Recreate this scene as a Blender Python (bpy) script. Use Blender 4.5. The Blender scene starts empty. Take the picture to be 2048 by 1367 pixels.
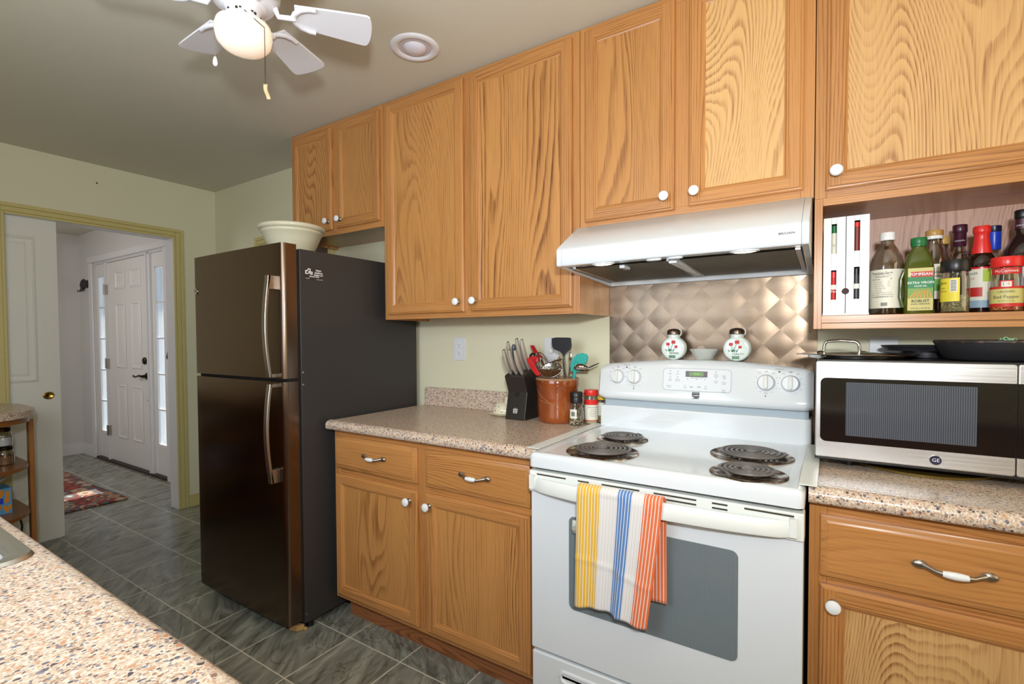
import bpy, bmesh, math, random
from mathutils import Vector, Matrix
random.seed(7)
S = bpy.context.scene
COL = S.collection
PI = math.pi
W_, H_ = 2048, 1367
# ------------------------------------------------------------------ camera
F_PX, YAW, PITCH, ROLL = 987.55, 0.5732, -0.0268, -0.0046
cam = bpy.data.objects.new('camera', bpy.data.cameras.new('camera')); COL.objects.link(cam)
cam.data.sensor_fit = 'HORIZONTAL'; cam.data.sensor_width = 36.0
cam.data.lens = F_PX / W_ * 36.0
cam.data.shift_y = 17.7 / W_
cam.data.clip_start = 0.02
cy_, sy_ = math.cos(YAW), math.sin(YAW); cp_, sp_ = math.cos(PITCH), math.sin(PITCH)
fw = Vector((-sy_, cy_, 0)); rt = Vector((cy_, sy_, 0)); up = Vector((0, 0, 1))
f2 = fw * cp_ + up * sp_; u2 = up * cp_ - fw * sp_
cr_, sr_ = math.cos(ROLL), math.sin(ROLL)
r3 = rt * cr_ + u2 * sr_; u3 = u2 * cr_ - rt * sr_
R3 = Matrix((r3, u3, -f2)).transposed()
cam.matrix_world = Matrix.Translation((0.8075, -2.0361, 1.2809)) @ R3.to_4x4()
S.camera = cam
# ------------------------------------------------------------------ colour management
S.view_settings.view_transform = 'Standard'; S.view_settings.look = 'None'
S.view_settings.exposure = 0.12; S.view_settings.gamma = 1.0
S.view_settings.use_curve_mapping = False
# ------------------------------------------------------------------ world and lights
wd = bpy.data.worlds.new('sky'); S.world = wd; wd.use_nodes = True
nt = wd.node_tree; bg = nt.nodes['Background']
bg.inputs[0].default_value = (0.62, 0.76, 1.0, 1); bg.inputs[1].default_value = 1.5
def lamp(name, kind, loc, target, power, color, size=0.3, size_y=None, spread=None):
    d = bpy.data.lights.new(name, kind); d.energy = power; d.color = color
    if kind == 'AREA':
        d.shape = 'RECTANGLE'; d.size = size; d.size_y = size_y or size
        if spread: d.spread = spread
    elif kind in ('POINT', 'SPOT'): d.shadow_soft_size = size
    o = bpy.data.objects.new(name, d); COL.objects.link(o); o.location = loc
    o.rotation_euler = (Vector(target) - Vector(loc)).to_track_quat('-Z', 'Y').to_euler()
    return o
lamp('camera_flash', 'AREA', (0.95, -2.16, 1.56), (-0.2, 0.0, 2.5), 27, (0.93, 0.97, 1.0), 0.12)
lamp('window_daylight', 'AREA', (-0.35, -2.44, 1.62), (-1.8, 0.0, 1.1), 18, (0.86, 0.93, 1.0), 1.2, 0.95)
lamp('ambient_fill', 'AREA', (2.75, -1.2, 1.5), (-1.0, -0.9, 1.1), 11, (1.0, 0.84, 0.60), 1.6, 1.5)  # added soft fill standing in for the room's warm ambient light
lamp('hall_fill', 'AREA', (-4.7, -1.75, 1.9), (-4.9, 0.0, 0.9), 12, (1.0, 0.95, 0.93), 0.9)  # unseen fill lamp added inside the hall to brighten it
for hx in (0.168, 0.595):
    lamp('hood_lamp', 'SPOT', (hx, -0.462, 1.515), (hx, -0.44, 0.9), 0.8, (1.0, 0.87, 0.66), 0.02).data.spot_size = 2.3
sun = bpy.data.objects.new('sun', bpy.data.lights.new('sun', 'SUN')); COL.objects.link(sun)
sun.data.energy = 14.0; sun.data.angle = 0.009; sun.data.color = (1.0, 0.95, 0.86)
sun.rotation_euler = Vector((0.02, -0.857, -0.515)).to_track_quat('-Z', 'Y').to_euler()

# ================================================================== materials
def nmat(name):
    m = bpy.data.materials.new(name); m.use_nodes = True
    n = m.node_tree; b = n.nodes['Principled BSDF']
    return m, n, b
def lin(c):
    return tuple(((x / 255) / 12.92 if x / 255 <= .04045 else ((x / 255 + .055) / 1.055) ** 2.4) for x in c)
def plain(name, rgb, rough=0.5, metal=0.0, spec=0.5, coat=0.0, emit=None, es=0.0, bump=0.0, bscale=200):
    m, n, b = nmat(name)
    b.inputs['Base Color'].default_value = (*lin(rgb), 1)
    b.inputs['Roughness'].default_value = rough; b.inputs['Metallic'].default_value = metal
    b.inputs['Specular IOR Level'].default_value = spec; b.inputs['Coat Weight'].default_value = coat
    b.inputs['Coat Roughness'].default_value = 0.08
    if emit: b.inputs['Emission Color'].default_value = (*lin(emit), 1); b.inputs['Emission Strength'].default_value = es
    # faint procedural mottling so that no surface is perfectly flat in colour
    tc = n.nodes.new('ShaderNodeTexCoord'); no = n.nodes.new('ShaderNodeTexNoise')
    no.inputs['Scale'].default_value = bscale if bump else 9; no.inputs['Detail'].default_value = 3
    n.links.new(tc.outputs['Object'], no.inputs['Vector'])
    if bump:
        bp = n.nodes.new('ShaderNodeBump'); bp.inputs['Strength'].default_value = bump; bp.inputs['Distance'].default_value = 0.002
        n.links.new(no.outputs['Fac'], bp.inputs['Height']); n.links.new(bp.outputs[0], b.inputs['Normal'])
    else:
        mr = n.nodes.new('ShaderNodeMapRange'); mr.inputs['To Min'].default_value = max(rough - .04, 0.02); mr.inputs['To Max'].default_value = rough + .04
        n.links.new(no.outputs['Fac'], mr.inputs['Value']); n.links.new(mr.outputs[0], b.inputs['Roughness'])
    return m
def N(n, t, **kw):
    x = n.nodes.new(t)
    for k, v in kw.items(): setattr(x, k, v)
    return x
def ramp(n, stops, interp='LINEAR'):
    r = n.nodes.new('ShaderNodeValToRGB'); r.color_ramp.interpolation = interp
    e = r.color_ramp.elements
    while len(e) < len(stops): e.new(0.5)
    for el, (p, c) in zip(e, stops): el.position = p; el.color = (*c, 1)
    return r
def mathn(n, op, a, b=None):
    x = n.nodes.new('ShaderNodeMath'); x.operation = op
    for i, v in enumerate((a, b)):
        if v is None: continue
        if isinstance(v, (int, float)): x.inputs[i].default_value = v
        else: n.links.new(v, x.inputs[i])
    return x.outputs[0]
def oak(name, axis='z', light=(198, 138, 78), dark=(124, 72, 34), freq=70, amp=7, sc=5, k=.12, contrast=.55, rough=.33):
    """growth rings as contour lines of (across-grain coordinate + stretched noise); broken by fine pores"""
    m, n, b = nmat(name); L = n.links
    tc = N(n, 'ShaderNodeTexCoord'); oi = N(n, 'ShaderNodeObjectInfo')
    off = N(n, 'ShaderNodeVectorMath', operation='SCALE'); off.inputs[0].default_value = (37, 19, 53); L.new(oi.outputs['Random'], off.inputs['Scale'])
    ad = N(n, 'ShaderNodeVectorMath', operation='ADD'); L.new(tc.outputs['Object'], ad.inputs[0]); L.new(off.outputs[0], ad.inputs[1])
    def mp(s, kk):
        q = N(n, 'ShaderNodeMapping'); v = [s, s, s]; v['xyz'.index(axis)] = s * kk
        q.inputs['Scale'].default_value = v; L.new(ad.outputs[0], q.inputs['Vector']); return q.outputs[0]
    def noise(s, kk, det, rg=.5):
        x = N(n, 'ShaderNodeTexNoise'); x.inputs['Scale'].default_value = 1; x.inputs['Detail'].default_value = det; x.inputs['Roughness'].default_value = rg
        L.new(mp(s, kk), x.inputs['Vector']); return x.outputs['Fac']
    sx = N(n, 'ShaderNodeSeparateXYZ'); L.new(ad.outputs[0], sx.inputs[0]); across = sx.outputs[{'z': 0, 'x': 2, 'y': 0}[axis]]
    ph = mathn(n, 'ADD', mathn(n, 'MULTIPLY', across, freq), mathn(n, 'MULTIPLY', noise(sc, k, .6), amp))
    ph = mathn(n, 'ADD', ph, mathn(n, 'MULTIPLY', noise(45, .10, 2), .7))
    rp = ramp(n, [(0.0, (.9, .9, .9)), (0.16, (1, 1, 1)), (0.42, (.25, .25, .25)), (0.75, (0, 0, 0)), (.93, (.0, .0, .0)), (1.0, (.7, .7, .7))]); L.new(mathn(n, 'FRACT', ph), rp.inputs[0])
    fr = ramp(n, [(0.42, (0, 0, 0)), (0.60, (1, 1, 1))]); L.new(noise(420, .018, 3), fr.inputs[0])
    md = ramp(n, [(0.35, (.25, .25, .25)), (0.65, (1, 1, 1))]); L.new(noise(9, .15, 2), md.inputs[0])
    pf = N(n, 'ShaderNodeMath', operation='MULTIPLY_ADD'); L.new(fr.outputs[0], pf.inputs[0]); pf.inputs[1].default_value = .5; pf.inputs[2].default_value = .5
    a = mathn(n, 'MULTIPLY', mathn(n, 'MULTIPLY', rp.outputs[0], pf.outputs[0]), mathn(n, 'MULTIPLY', md.outputs[0], contrast))
    a = mathn(n, 'ADD', a, mathn(n, 'MULTIPLY', fr.outputs[0], 0.13))
    a = mathn(n, 'ADD', a, mathn(n, 'MULTIPLY', mathn(n, 'SUBTRACT', noise(6, .2, 2), 0.5), 0.45))
    rnd = mathn(n, 'MULTIPLY', mathn(n, 'SUBTRACT', oi.outputs['Random'], .5), .16); a = mathn(n, 'ADD', a, rnd)
    mx = N(n, 'ShaderNodeMix', data_type='RGBA'); mx.clamp_factor = True
    L.new(a, mx.inputs['Factor']); mx.inputs['A'].default_value = (*lin(light), 1); mx.inputs['B'].default_value = (*lin(dark), 1)
    L.new(mx.outputs['Result'], b.inputs['Base Color'])
    b.inputs['Roughness'].default_value = rough; b.inputs['Coat Weight'].default_value = 0.25; b.inputs['Coat Roughness'].default_value = 0.22
    bp = N(n, 'ShaderNodeBump'); bp.inputs['Strength'].default_value = 0.12; bp.inputs['Distance'].default_value = 0.001; bp.invert = True
    L.new(a, bp.inputs['Height']); L.new(bp.outputs[0], b.inputs['Normal'])
    return m
def laminate(name):
    m, n, b = nmat(name); L = n.links
    tc = N(n, 'ShaderNodeTexCoord')
    ns = N(n, 'ShaderNodeTexNoise'); ns.inputs['Scale'].default_value = 90; L.new(tc.outputs['Object'], ns.inputs['Vector'])
    ds = N(n, 'ShaderNodeVectorMath', operation='MULTIPLY_ADD'); L.new(ns.outputs['Color'], ds.inputs[0]); ds.inputs[1].default_value = (.006, .006, .006); L.new(tc.outputs['Object'], ds.inputs[2])
    bn = N(n, 'ShaderNodeTexNoise'); bn.inputs['Scale'].default_value = 160; bn.inputs['Detail'].default_value = 4; L.new(tc.outputs['Object'], bn.inputs['Vector'])
    br = ramp(n, [(0.32, lin((190, 164, 140))), (0.5, lin((212, 190, 166))), (0.68, lin((230, 214, 196)))]); L.new(bn.outputs['Fac'], br.inputs[0])
    col = br.outputs[0]
    def chips(col, scale, thr, cols, dens, stretch):
        mp = N(n, 'ShaderNodeMapping'); mp.inputs['Scale'].default_value = stretch; mp.inputs['Rotation'].default_value = (0, 0, .5); L.new(ds.outputs[0], mp.inputs['Vector'])
        v = N(n, 'ShaderNodeTexVoronoi'); v.inputs['Scale'].default_value = scale; L.new(mp.outputs[0], v.inputs['Vector'])
        sp = N(n, 'ShaderNodeSeparateColor'); L.new(v.outputs['Color'], sp.inputs[0])
        sel = mathn(n, 'LESS_THAN', sp.outputs[0], dens)
        # chip size varies from cell to cell
        th = mathn(n, 'MULTIPLY', mathn(n, 'ADD', sp.outputs[2], .35), thr)
        ins = mathn(n, 'LESS_THAN', v.outputs['Distance'], th)
        f = mathn(n, 'MULTIPLY', sel, ins)
        cr = ramp(n, cols, 'CONSTANT'); L.new(sp.outputs[1], cr.inputs[0])
        mx = N(n, 'ShaderNodeMix', data_type='RGBA'); L.new(f, mx.inputs['Factor']); L.new(col, mx.inputs['A']); L.new(cr.outputs[0], mx.inputs['B'])
        return mx.outputs['Result']
    col = chips(col, 340, .5, [(0, lin((240, 222, 205))), (.45, lin((196, 150, 120))), (.75, lin((160, 140, 130)))], .75, (1, .8, 1))
    col = chips(col, 165, .46, [(0, lin((108, 106, 116))), (.3, lin((150, 120, 102))), (.5, lin((130, 130, 142))), (.68, lin((206, 146, 106))), (.84, lin((88, 82, 90)))], .56, (1, .85, 1))
    L.new(col, b.inputs['Base Color']); b.inputs['Roughness'].default_value = .30
    bp = N(n, 'ShaderNodeBump'); bp.inputs['Strength'].default_value = 0.05; L.new(bn.outputs['Fac'], bp.inputs['Height']); L.new(bp.outputs[0], b.inputs['Normal'])
    return m
def slate(name):
    m, n, b = nmat(name); L = n.links
    tc = N(n, 'ShaderNodeTexCoord'); T = 0.3012
    mp = N(n, 'ShaderNodeMapping'); mp.inputs['Location'].default_value = (3.0203 / T, 0.967 / T, 0); mp.inputs['Scale'].default_value = (1 / T, 1 / T, 1); L.new(tc.outputs['Object'], mp.inputs['Vector'])
    sx = N(n, 'ShaderNodeSeparateXYZ'); L.new(mp.outputs[0], sx.inputs[0])
    def edge(o):
        fr = mathn(n, 'FRACT', o); return mathn(n, 'MINIMUM', fr, mathn(n, 'SUBTRACT', 1.0, fr))
    ed = mathn(n, 'MINIMUM', edge(sx.outputs[0]), edge(sx.outputs[1]))
    wob = N(n, 'ShaderNodeTexNoise'); wob.inputs['Scale'].default_value = 40; L.new(tc.outputs['Object'], wob.inputs['Vector'])
    ed = mathn(n, 'ADD', ed, mathn(n, 'MULTIPLY', mathn(n, 'SUBTRACT', wob.outputs['Fac'], .5), .006))
    gr = mathn(n, 'LESS_THAN', ed, .0085)
    cb = N(n, 'ShaderNodeCombineXYZ'); L.new(mathn(n, 'FLOOR', sx.outputs[0]), cb.inputs[0]); L.new(mathn(n, 'FLOOR', sx.outputs[1]), cb.inputs[1])
    wn = N(n, 'ShaderNodeTexWhiteNoise', noise_dimensions='3D'); L.new(cb.outputs[0], wn.inputs['Vector'])
    off = N(n, 'ShaderNodeVectorMath', operation='SCALE'); L.new(wn.outputs['Color'], off.inputs[0]); off.inputs['Scale'].default_value = 40
    rt_ = N(n, 'ShaderNodeVectorRotate', rotation_type='Z_AXIS'); L.new(tc.outputs['Object'], rt_.inputs['Vector'])
    ang = mathn(n, 'MULTIPLY_ADD', mathn(n, 'SUBTRACT', wn.outputs['Value'], .5), 1.3); n.nodes[-1].inputs[2].default_value = -0.5
    L.new(n.nodes[-1].outputs[0], rt_.inputs['Angle'])
    ad = N(n, 'ShaderNodeVectorMath', operation='ADD'); L.new(rt_.outputs[0], ad.inputs[0]); L.new(off.outputs[0], ad.inputs[1])
    m2 = N(n, 'ShaderNodeMapping'); m2.inputs['Scale'].default_value = (18, 4.5, 6); L.new(ad.outputs[0], m2.inputs['Vector'])
    st = N(n, 'ShaderNodeTexNoise'); st.inputs['Scale'].default_value = 1; st.inputs['Detail'].default_value = 6; st.inputs['Distortion'].default_value = 1.4; L.new(m2.outputs[0], st.inputs['Vector'])
    cr = ramp(n, [(0.28, lin((96, 95, 87))), (0.46, lin((130, 131, 120))), (0.58, lin((146, 148, 136))), (0.72, lin((166, 167, 155)))]); L.new(st.outputs['Fac'], cr.inputs[0])
    # dark cleft lines
    m3 = N(n, 'ShaderNodeMapping'); m3.inputs['Scale'].default_value = (8, 3, 6); L.new(ad.outputs[0], m3.inputs['Vector'])
    cl = N(n, 'ShaderNodeTexNoise'); cl.inputs['Scale'].default_value = 1; cl.inputs['Detail'].default_value = 4; cl.inputs['Distortion'].default_value = .8; L.new(m3.outputs[0], cl.inputs['Vector'])
    c2 = ramp(n, [(0.485, (1, 1, 1)), (0.5, (.42, .40, .36)), (0.515, (1, 1, 1))]); L.new(cl.outputs['Fac'], c2.inputs[0])
    mu = N(n, 'ShaderNodeMix', data_type='RGBA', blend_type='MULTIPLY'); mu.inputs['Factor'].default_value = .75; L.new(cr.outputs[0], mu.inputs['A']); L.new(c2.outputs[0], mu.inputs['B'])
    mx = N(n, 'ShaderNodeMix', data_type='RGBA'); L.new(gr, mx.inputs['Factor']); L.new(mu.outputs['Result'], mx.inputs['A']); mx.inputs['B'].default_value = (*lin((214, 208, 188)), 1)
    L.new(mx.outputs['Result'], b.inputs['Base Color']); b.inputs['Roughness'].default_value = .27
    h = mathn(n, 'SUBTRACT', mathn(n, 'MULTIPLY', st.outputs['Fac'], 1.0), mathn(n, 'MULTIPLY', gr, .6))
    bp = N(n, 'ShaderNodeBump'); bp.inputs['Strength'].default_value = 0.30; bp.inputs['Distance'].default_value = 0.004; L.new(h, bp.inputs['Height']); L.new(bp.outputs[0], b.inputs['Normal'])
    return m
def brushed(name, rgb, rough=.28, axis='x', streak=.10, scale=500, aniso=0.0):
    m, n, b = nmat(name); L = n.links
    tc = N(n, 'ShaderNodeTexCoord'); mp = N(n, 'ShaderNodeMapping'); v = [scale] * 3; v['xyz'.index(axis)] = scale * .008
    mp.inputs['Scale'].default_value = v; L.new(tc.outputs['Object'], mp.inputs['Vector'])
    no = N(n, 'ShaderNodeTexNoise'); no.inputs['Scale'].default_value = 1; no.inputs['Detail'].default_value = 3; L.new(mp.outputs[0], no.inputs['Vector'])
    lo = N(n, 'ShaderNodeTexNoise'); lo.inputs['Scale'].default_value = 4; lo.inputs['Detail'].default_value = 3; L.new(tc.outputs['Object'], lo.inputs['Vector'])
    mr = N(n, 'ShaderNodeMapRange'); mr.inputs['To Min'].default_value = rough - streak; mr.inputs['To Max'].default_value = rough + streak; L.new(no.outputs['Fac'], mr.inputs['Value'])
    L.new(mathn(n, 'ADD', mr.outputs[0], mathn(n, 'MULTIPLY', mathn(n, 'SUBTRACT', lo.outputs['Fac'], .5), .16)), b.inputs['Roughness'])
    b.inputs['Base Color'].default_value = (*lin(rgb), 1); b.inputs['Metallic'].default_value = 1
    bp = N(n, 'ShaderNodeBump'); bp.inputs['Strength'].default_value = 0.06; bp.inputs['Distance'].default_value = 0.001; L.new(no.outputs['Fac'], bp.inputs['Height']); L.new(bp.outputs[0], b.inputs['Normal'])
    return m
def clear(name, tint=(255, 255, 255), gloss=0.12, rough=0.03, rgb_gloss=(255, 255, 255)):
    m, n, b = nmat(name); L = n.links; n.nodes.remove(b)
    out = [x for x in n.nodes if x.type == 'OUTPUT_MATERIAL'][0]
    tr = N(n, 'ShaderNodeBsdfTransparent'); tr.inputs[0].default_value = (*lin(tint), 1)
    gl = N(n, 'ShaderNodeBsdfGlossy'); gl.inputs['Roughness'].default_value = rough; gl.inputs['Color'].default_value = (*lin(rgb_gloss), 1)
    lw = N(n, 'ShaderNodeLayerWeight'); lw.inputs[0].default_value = .35
    f = mathn(n, 'MULTIPLY_ADD', lw.outputs['Facing'], .55); n.nodes[-1].inputs[2].default_value = gloss
    mx = N(n, 'ShaderNodeMixShader'); L.new(n.nodes[-2].outputs[0] if False else f, mx.inputs[0]); L.new(tr.outputs[0], mx.inputs[1]); L.new(gl.outputs[0], mx.inputs[2])
    L.new(mx.outputs[0], out.inputs[0]); return m
def speckle(name, cols, scale=260, rough=.7):
    m, n, b = nmat(name); L = n.links
    tc = N(n, 'ShaderNodeTexCoord'); v = N(n, 'ShaderNodeTexVoronoi'); v.inputs['Scale'].default_value = scale; L.new(tc.outputs['Object'], v.inputs['Vector'])
    sp = N(n, 'ShaderNodeSeparateColor'); L.new(v.outputs['Color'], sp.inputs[0])
    cr = ramp(n, [(i / len(cols), lin(c)) for i, c in enumerate(cols)], 'CONSTANT'); L.new(sp.outputs[0], cr.inputs[0])
    L.new(cr.outputs[0], b.inputs['Base Color']); b.inputs['Roughness'].default_value = rough
    return m
M = {}
M['oak_v'] = oak('oak_vertical', 'z', freq=110, amp=14, sc=8, k=.06, contrast=.7)
M['oak_h'] = oak('oak_horizontal', 'x', freq=110, amp=14, sc=8, k=.06, contrast=.7)
M['oak_y'] = oak('oak_depthwise', 'y', freq=120, amp=8, sc=8, k=.06, contrast=.45)
M['oak_p'] = oak('oak_panel_fine', 'z', light=(200, 142, 80), dark=(122, 70, 32), freq=60, amp=28, sc=5.0, k=.18, contrast=.8)
M['oak_b'] = oak('oak_panel_bold', 'z', light=(208, 148, 84), dark=(116, 64, 26), freq=42, amp=22, sc=5, k=.12, contrast=1.0)
M['oak_c'] = oak('oak_panel_cathedral', 'z', light=(222, 176, 116), dark=(150, 96, 52), freq=50, amp=44, sc=4.6, k=.26, contrast=.85)
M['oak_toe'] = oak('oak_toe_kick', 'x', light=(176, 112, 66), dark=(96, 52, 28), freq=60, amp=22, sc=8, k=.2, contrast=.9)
M['oak_pink'] = oak('oak_veneer_back', 'z', light=(218, 178, 156), dark=(142, 94, 76), freq=50, amp=30, sc=5.0, k=.26, contrast=.8, rough=.5)
M['shelf_wood'] = oak('brown_stained_wood', 'x', light=(150, 96, 46), dark=(96, 54, 26), freq=60, amp=8, sc=7, k=.15, contrast=.4)
M['shelf_wood_v'] = oak('brown_stained_post', 'z', light=(172, 112, 52), dark=(104, 60, 28), freq=60, amp=8, sc=7, k=.15, contrast=.4)
M['lam'] = laminate('speckled_laminate')
M['slate'] = slate('slate_tile')
M['wall'] = plain('pale_yellow_green_paint', (226, 222, 192), .6, bump=.04, bscale=350)
M['hallwall'] = plain('hall_white_paint', (214, 212, 208), .6, bump=.04, bscale=350)
M['ceil'] = plain('ceiling_paint', (212, 207, 190), .85, bump=.05, bscale=300)
M['casing'] = plain('olive_yellow_trim_paint', (206, 192, 128), .38)
M['whitetrim'] = plain('white_trim_paint', (226, 224, 224), .35)
M['doorpaint'] = plain('white_door_paint', (228, 226, 222), .38)
M['slab'] = plain('greyed_white_door_paint', (232, 231, 222), .4)
M['enamel'] = plain('white_enamel', (228, 233, 236), .16, coat=.5)
M['plastic'] = plain('white_plastic', (224, 227, 230), .3)
M['cream_plastic'] = plain('cream_white_plastic', (232, 234, 228), .35)
M['hoodw'] = plain('hood_white_enamel', (222, 228, 232), .22, coat=.2)
M['fanwhite'] = plain('fan_white', (232, 232, 238), .4)
M['chrome'] = plain('chrome', (205, 205, 205), .12, metal=1)
M['nickel'] = plain('satin_nickel', (176, 170, 162), .32, metal=1)
M['porcelain'] = plain('white_porcelain', (240, 242, 242), .12, coat=.5)
M['steel'] = brushed('brushed_steel', (216, 217, 218), .36, 'x')
M['steel_v'] = brushed('brushed_steel_vertical', (186, 182, 176), .3, 'z')
M['fridge_front'] = brushed('stainless_dark_reflection', (118, 101, 88), .22, 'z', streak=.05)  # plain steel; reflections of the dark room are put into its base colour
M['fridge_side'] = plain('charcoal_cabinet', (56, 53, 52), .42, spec=.35)
M['black'] = plain('black_plastic', (22, 22, 24), .35)
M['blackgloss'] = plain('black_glass', (16, 17, 20), .07, coat=.6)
M['dark'] = plain('dark_gap', (14, 14, 16), .8)
M['coil'] = plain('heating_coil', (118, 113, 110), .38, metal=.4, bump=.1, bscale=400)
M['slot'] = plain('vent_slot_dark', (62, 58, 46), .8)
M['greyglass'] = plain('oven_glass', (96, 108, 112), .1, coat=.5)
M['pan'] = None
M['red'] = plain('red_silicone', (196, 28, 32), .35)
M['redcap'] = plain('red_plastic_cap', (222, 44, 40), .3)
M['teal'] = plain('teal_silicone', (52, 176, 166), .35)
M['turner'] = plain('black_nylon', (34, 34, 38), .42)
M['bowl'] = plain('cream_stoneware', (212, 206, 178), .3, coat=.3)
M['bowlfoot'] = plain('unglazed_foot', (110, 74, 56), .7)
M['iron'] = plain('cast_iron', (58, 58, 62), .34, metal=.4, bump=.25, bscale=160)
M['ironrust'] = speckle('cast_iron_worn_rim', [(44, 38, 36), (30, 28, 30), (92, 70, 58), (36, 32, 32), (58, 46, 40)], 140, .5)
M['brass'] = plain('brass', (196, 160, 84), .22, metal=1)
M['bronze'] = plain('dark_bronze', (60, 48, 40), .3, metal=.9)
M['ironwork'] = plain('dark_ironwork', (36, 24, 22), .6)
M['text_dark'] = plain('dark_print', (70, 72, 76), .5)
M['text_grey'] = plain('grey_print', (120, 124, 128), .5)
M['text_black'] = plain('black_print', (30, 30, 32), .5)
M['text_white'] = plain('white_print', (240, 240, 240), .5)
M['text_red'] = plain('red_print', (200, 40, 34), .5)
M['paper'] = plain('white_paper_label', (232, 230, 214), .5)
M['yellowlabel'] = plain('yellow_label', (228, 210, 60), .5)
M['greenlabel'] = plain('green_label', (30, 130, 70), .5)
M['tanlabel'] = plain('tan_label', (206, 196, 120), .5)
M['greenleaf'] = plain('green_paint', (30, 110, 66), .5)
M['bluefoil'] = plain('blue_foil', (24, 70, 214), .3)
M['bluecap'] = plain('navy_cap', (26, 30, 66), .3)
M['goldcap'] = plain('gold_cap', (190, 146, 78), .35)
M['yellowcap'] = plain('yellow_cap', (226, 190, 60), .35)
M['purple'] = plain('purple_foil', (70, 26, 46), .3)
M['greencap'] = plain('green_cap', (24, 110, 58), .35)
M['glass'] = clear('clear_glass', (236, 238, 236), .08)
M['pet'] = clear('clear_plastic_bottle', (214, 206, 196), .12, .08)
M['pane'] = clear('window_pane', (238, 244, 248), .05)
M['oilglass'] = plain('green_oil_bottle', (74, 84, 20), .12, coat=.5)
M['darkglass'] = plain('dark_bottle', (36, 26, 24), .08, coat=.5)
M['soy'] = plain('soy_sauce_bottle', (34, 16, 14), .08, coat=.5)
M['vinegar'] = clear('amber_vinegar', (186, 128, 80), .04)
M['herbs'] = speckle('dried_herbs', [(150, 142, 96), (120, 112, 74), (176, 166, 120), (96, 88, 60)], 420)
M['flakes'] = speckle('chili_flakes', [(176, 44, 26), (214, 150, 70), (120, 26, 18), (226, 178, 96), (196, 70, 34)], 300)
M['peppercorn'] = speckle('peppercorn_mix', [(40, 32, 28), (196, 186, 150), (96, 66, 44), (232, 226, 206), (60, 44, 36), (140, 116, 70)], 230)
M['garlic'] = plain('garlic_powder', (214, 200, 164), .8)
M['mustardgrain'] = speckle('mustard_seed', [(176, 150, 84), (150, 120, 60), (200, 176, 108)], 380)
M['cream'] = plain('cream_glaze', (232, 224, 196), .2, coat=.4)
M['dot'] = plain('dark_dot_paint', (92, 70, 58), .4)
M['walldoor'] = plain('brown_painted_door', (84, 62, 48), .6)
M['lens'] = plain('lit_lens', (255, 240, 214), .4, emit=(255, 232, 196), es=5.0)
M['globe'] = plain('lit_opal_glass', (250, 236, 220), .25, emit=(255, 222, 190), es=.42, coat=.4)
M['bulb'] = plain('reflector_bulb', (226, 224, 236), .25, coat=.4)
M['lcd'] = plain('green_display', (96, 124, 66), .3, emit=(110, 160, 60), es=.18)
M['tanblock'] = plain('tan_foam', (196, 158, 100), .8)
M['bluebox'] = plain('blue_card', (96, 164, 214), .5)
M['orange'] = plain('orange_print', (226, 150, 36), .5)
M['tissue'] = plain('white_tissue', (236, 238, 244), .8)
M['shell'] = plain('shell_tan', (206, 184, 140), .3)
M['mesh'] = None
M['knifesteel'] = plain('satin_knife_steel', (196, 188, 178), .38, metal=.55)

def crock_mat():
    m, n, b = nmat('brown_glazed_crock'); L = n.links
    tc = N(n, 'ShaderNodeTexCoord'); mp = N(n, 'ShaderNodeMapping'); mp.inputs['Scale'].default_value = (9, 9, 5); L.new(tc.outputs['Object'], mp.inputs['Vector'])
    no = N(n, 'ShaderNodeTexNoise'); no.inputs['Scale'].default_value = 1; no.inputs['Detail'].default_value = 4; L.new(mp.outputs[0], no.inputs['Vector'])
    cr = ramp(n, [(.3, lin((98, 44, 20))), (.5, lin((140, 66, 26))), (.7, lin((168, 90, 38)))]); L.new(no.outputs['Fac'], cr.inputs[0])
    L.new(cr.outputs[0], b.inputs['Base Color']); b.inputs['Roughness'].default_value = .14; b.inputs['Coat Weight'].default_value = .6; return m
M['crock'] = crock_mat()
def drip_mat():
    m, n, b = nmat('stained_chrome_pan'); L = n.links
    tc = N(n, 'ShaderNodeTexCoord'); no = N(n, 'ShaderNodeTexNoise'); no.inputs['Scale'].default_value = 24; no.inputs['Detail'].default_value = 5; L.new(tc.outputs['Object'], no.inputs['Vector'])
    cr = ramp(n, [(.36, lin((206, 202, 194))), (.5, lin((140, 112, 84))), (.62, lin((60, 44, 36)))]); L.new(no.outputs['Fac'], cr.inputs[0])
    L.new(cr.outputs[0], b.inputs['Base Color']); b.inputs['Metallic'].default_value = .9
    r2 = ramp(n, [(.4, (.14, .14, .14)), (.62, (.6, .6, .6))]); L.new(no.outputs['Fac'], r2.inputs[0]); L.new(r2.outputs[0], b.inputs['Roughness']); return m
M['drip'] = drip_mat()
def filter_mat():
    m, n, b = nmat('aluminium_mesh'); L = n.links
    tc = N(n, 'ShaderNodeTexCoord'); ck = N(n, 'ShaderNodeTexChecker'); ck.inputs['Scale'].default_value = 420; L.new(tc.outputs['Object'], ck.inputs['Vector'])
    no = N(n, 'ShaderNodeTexNoise'); no.inputs['Scale'].default_value = 6; L.new(tc.outputs['Object'], no.inputs['Vector'])
    cr = ramp(n, [(0, lin((70, 68, 60))), (1, lin((150, 146, 132)))]); L.new(mathn(n, 'ADD', mathn(n, 'MULTIPLY', ck.outputs['Fac'], .4), mathn(n, 'MULTIPLY', no.outputs['Fac'], .6)), cr.inputs[0])
    L.new(cr.outputs[0], b.inputs['Base Color']); b.inputs['Metallic'].default_value = .7; b.inputs['Roughness'].default_value = .45; return m
M['mesh'] = filter_mat()
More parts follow.
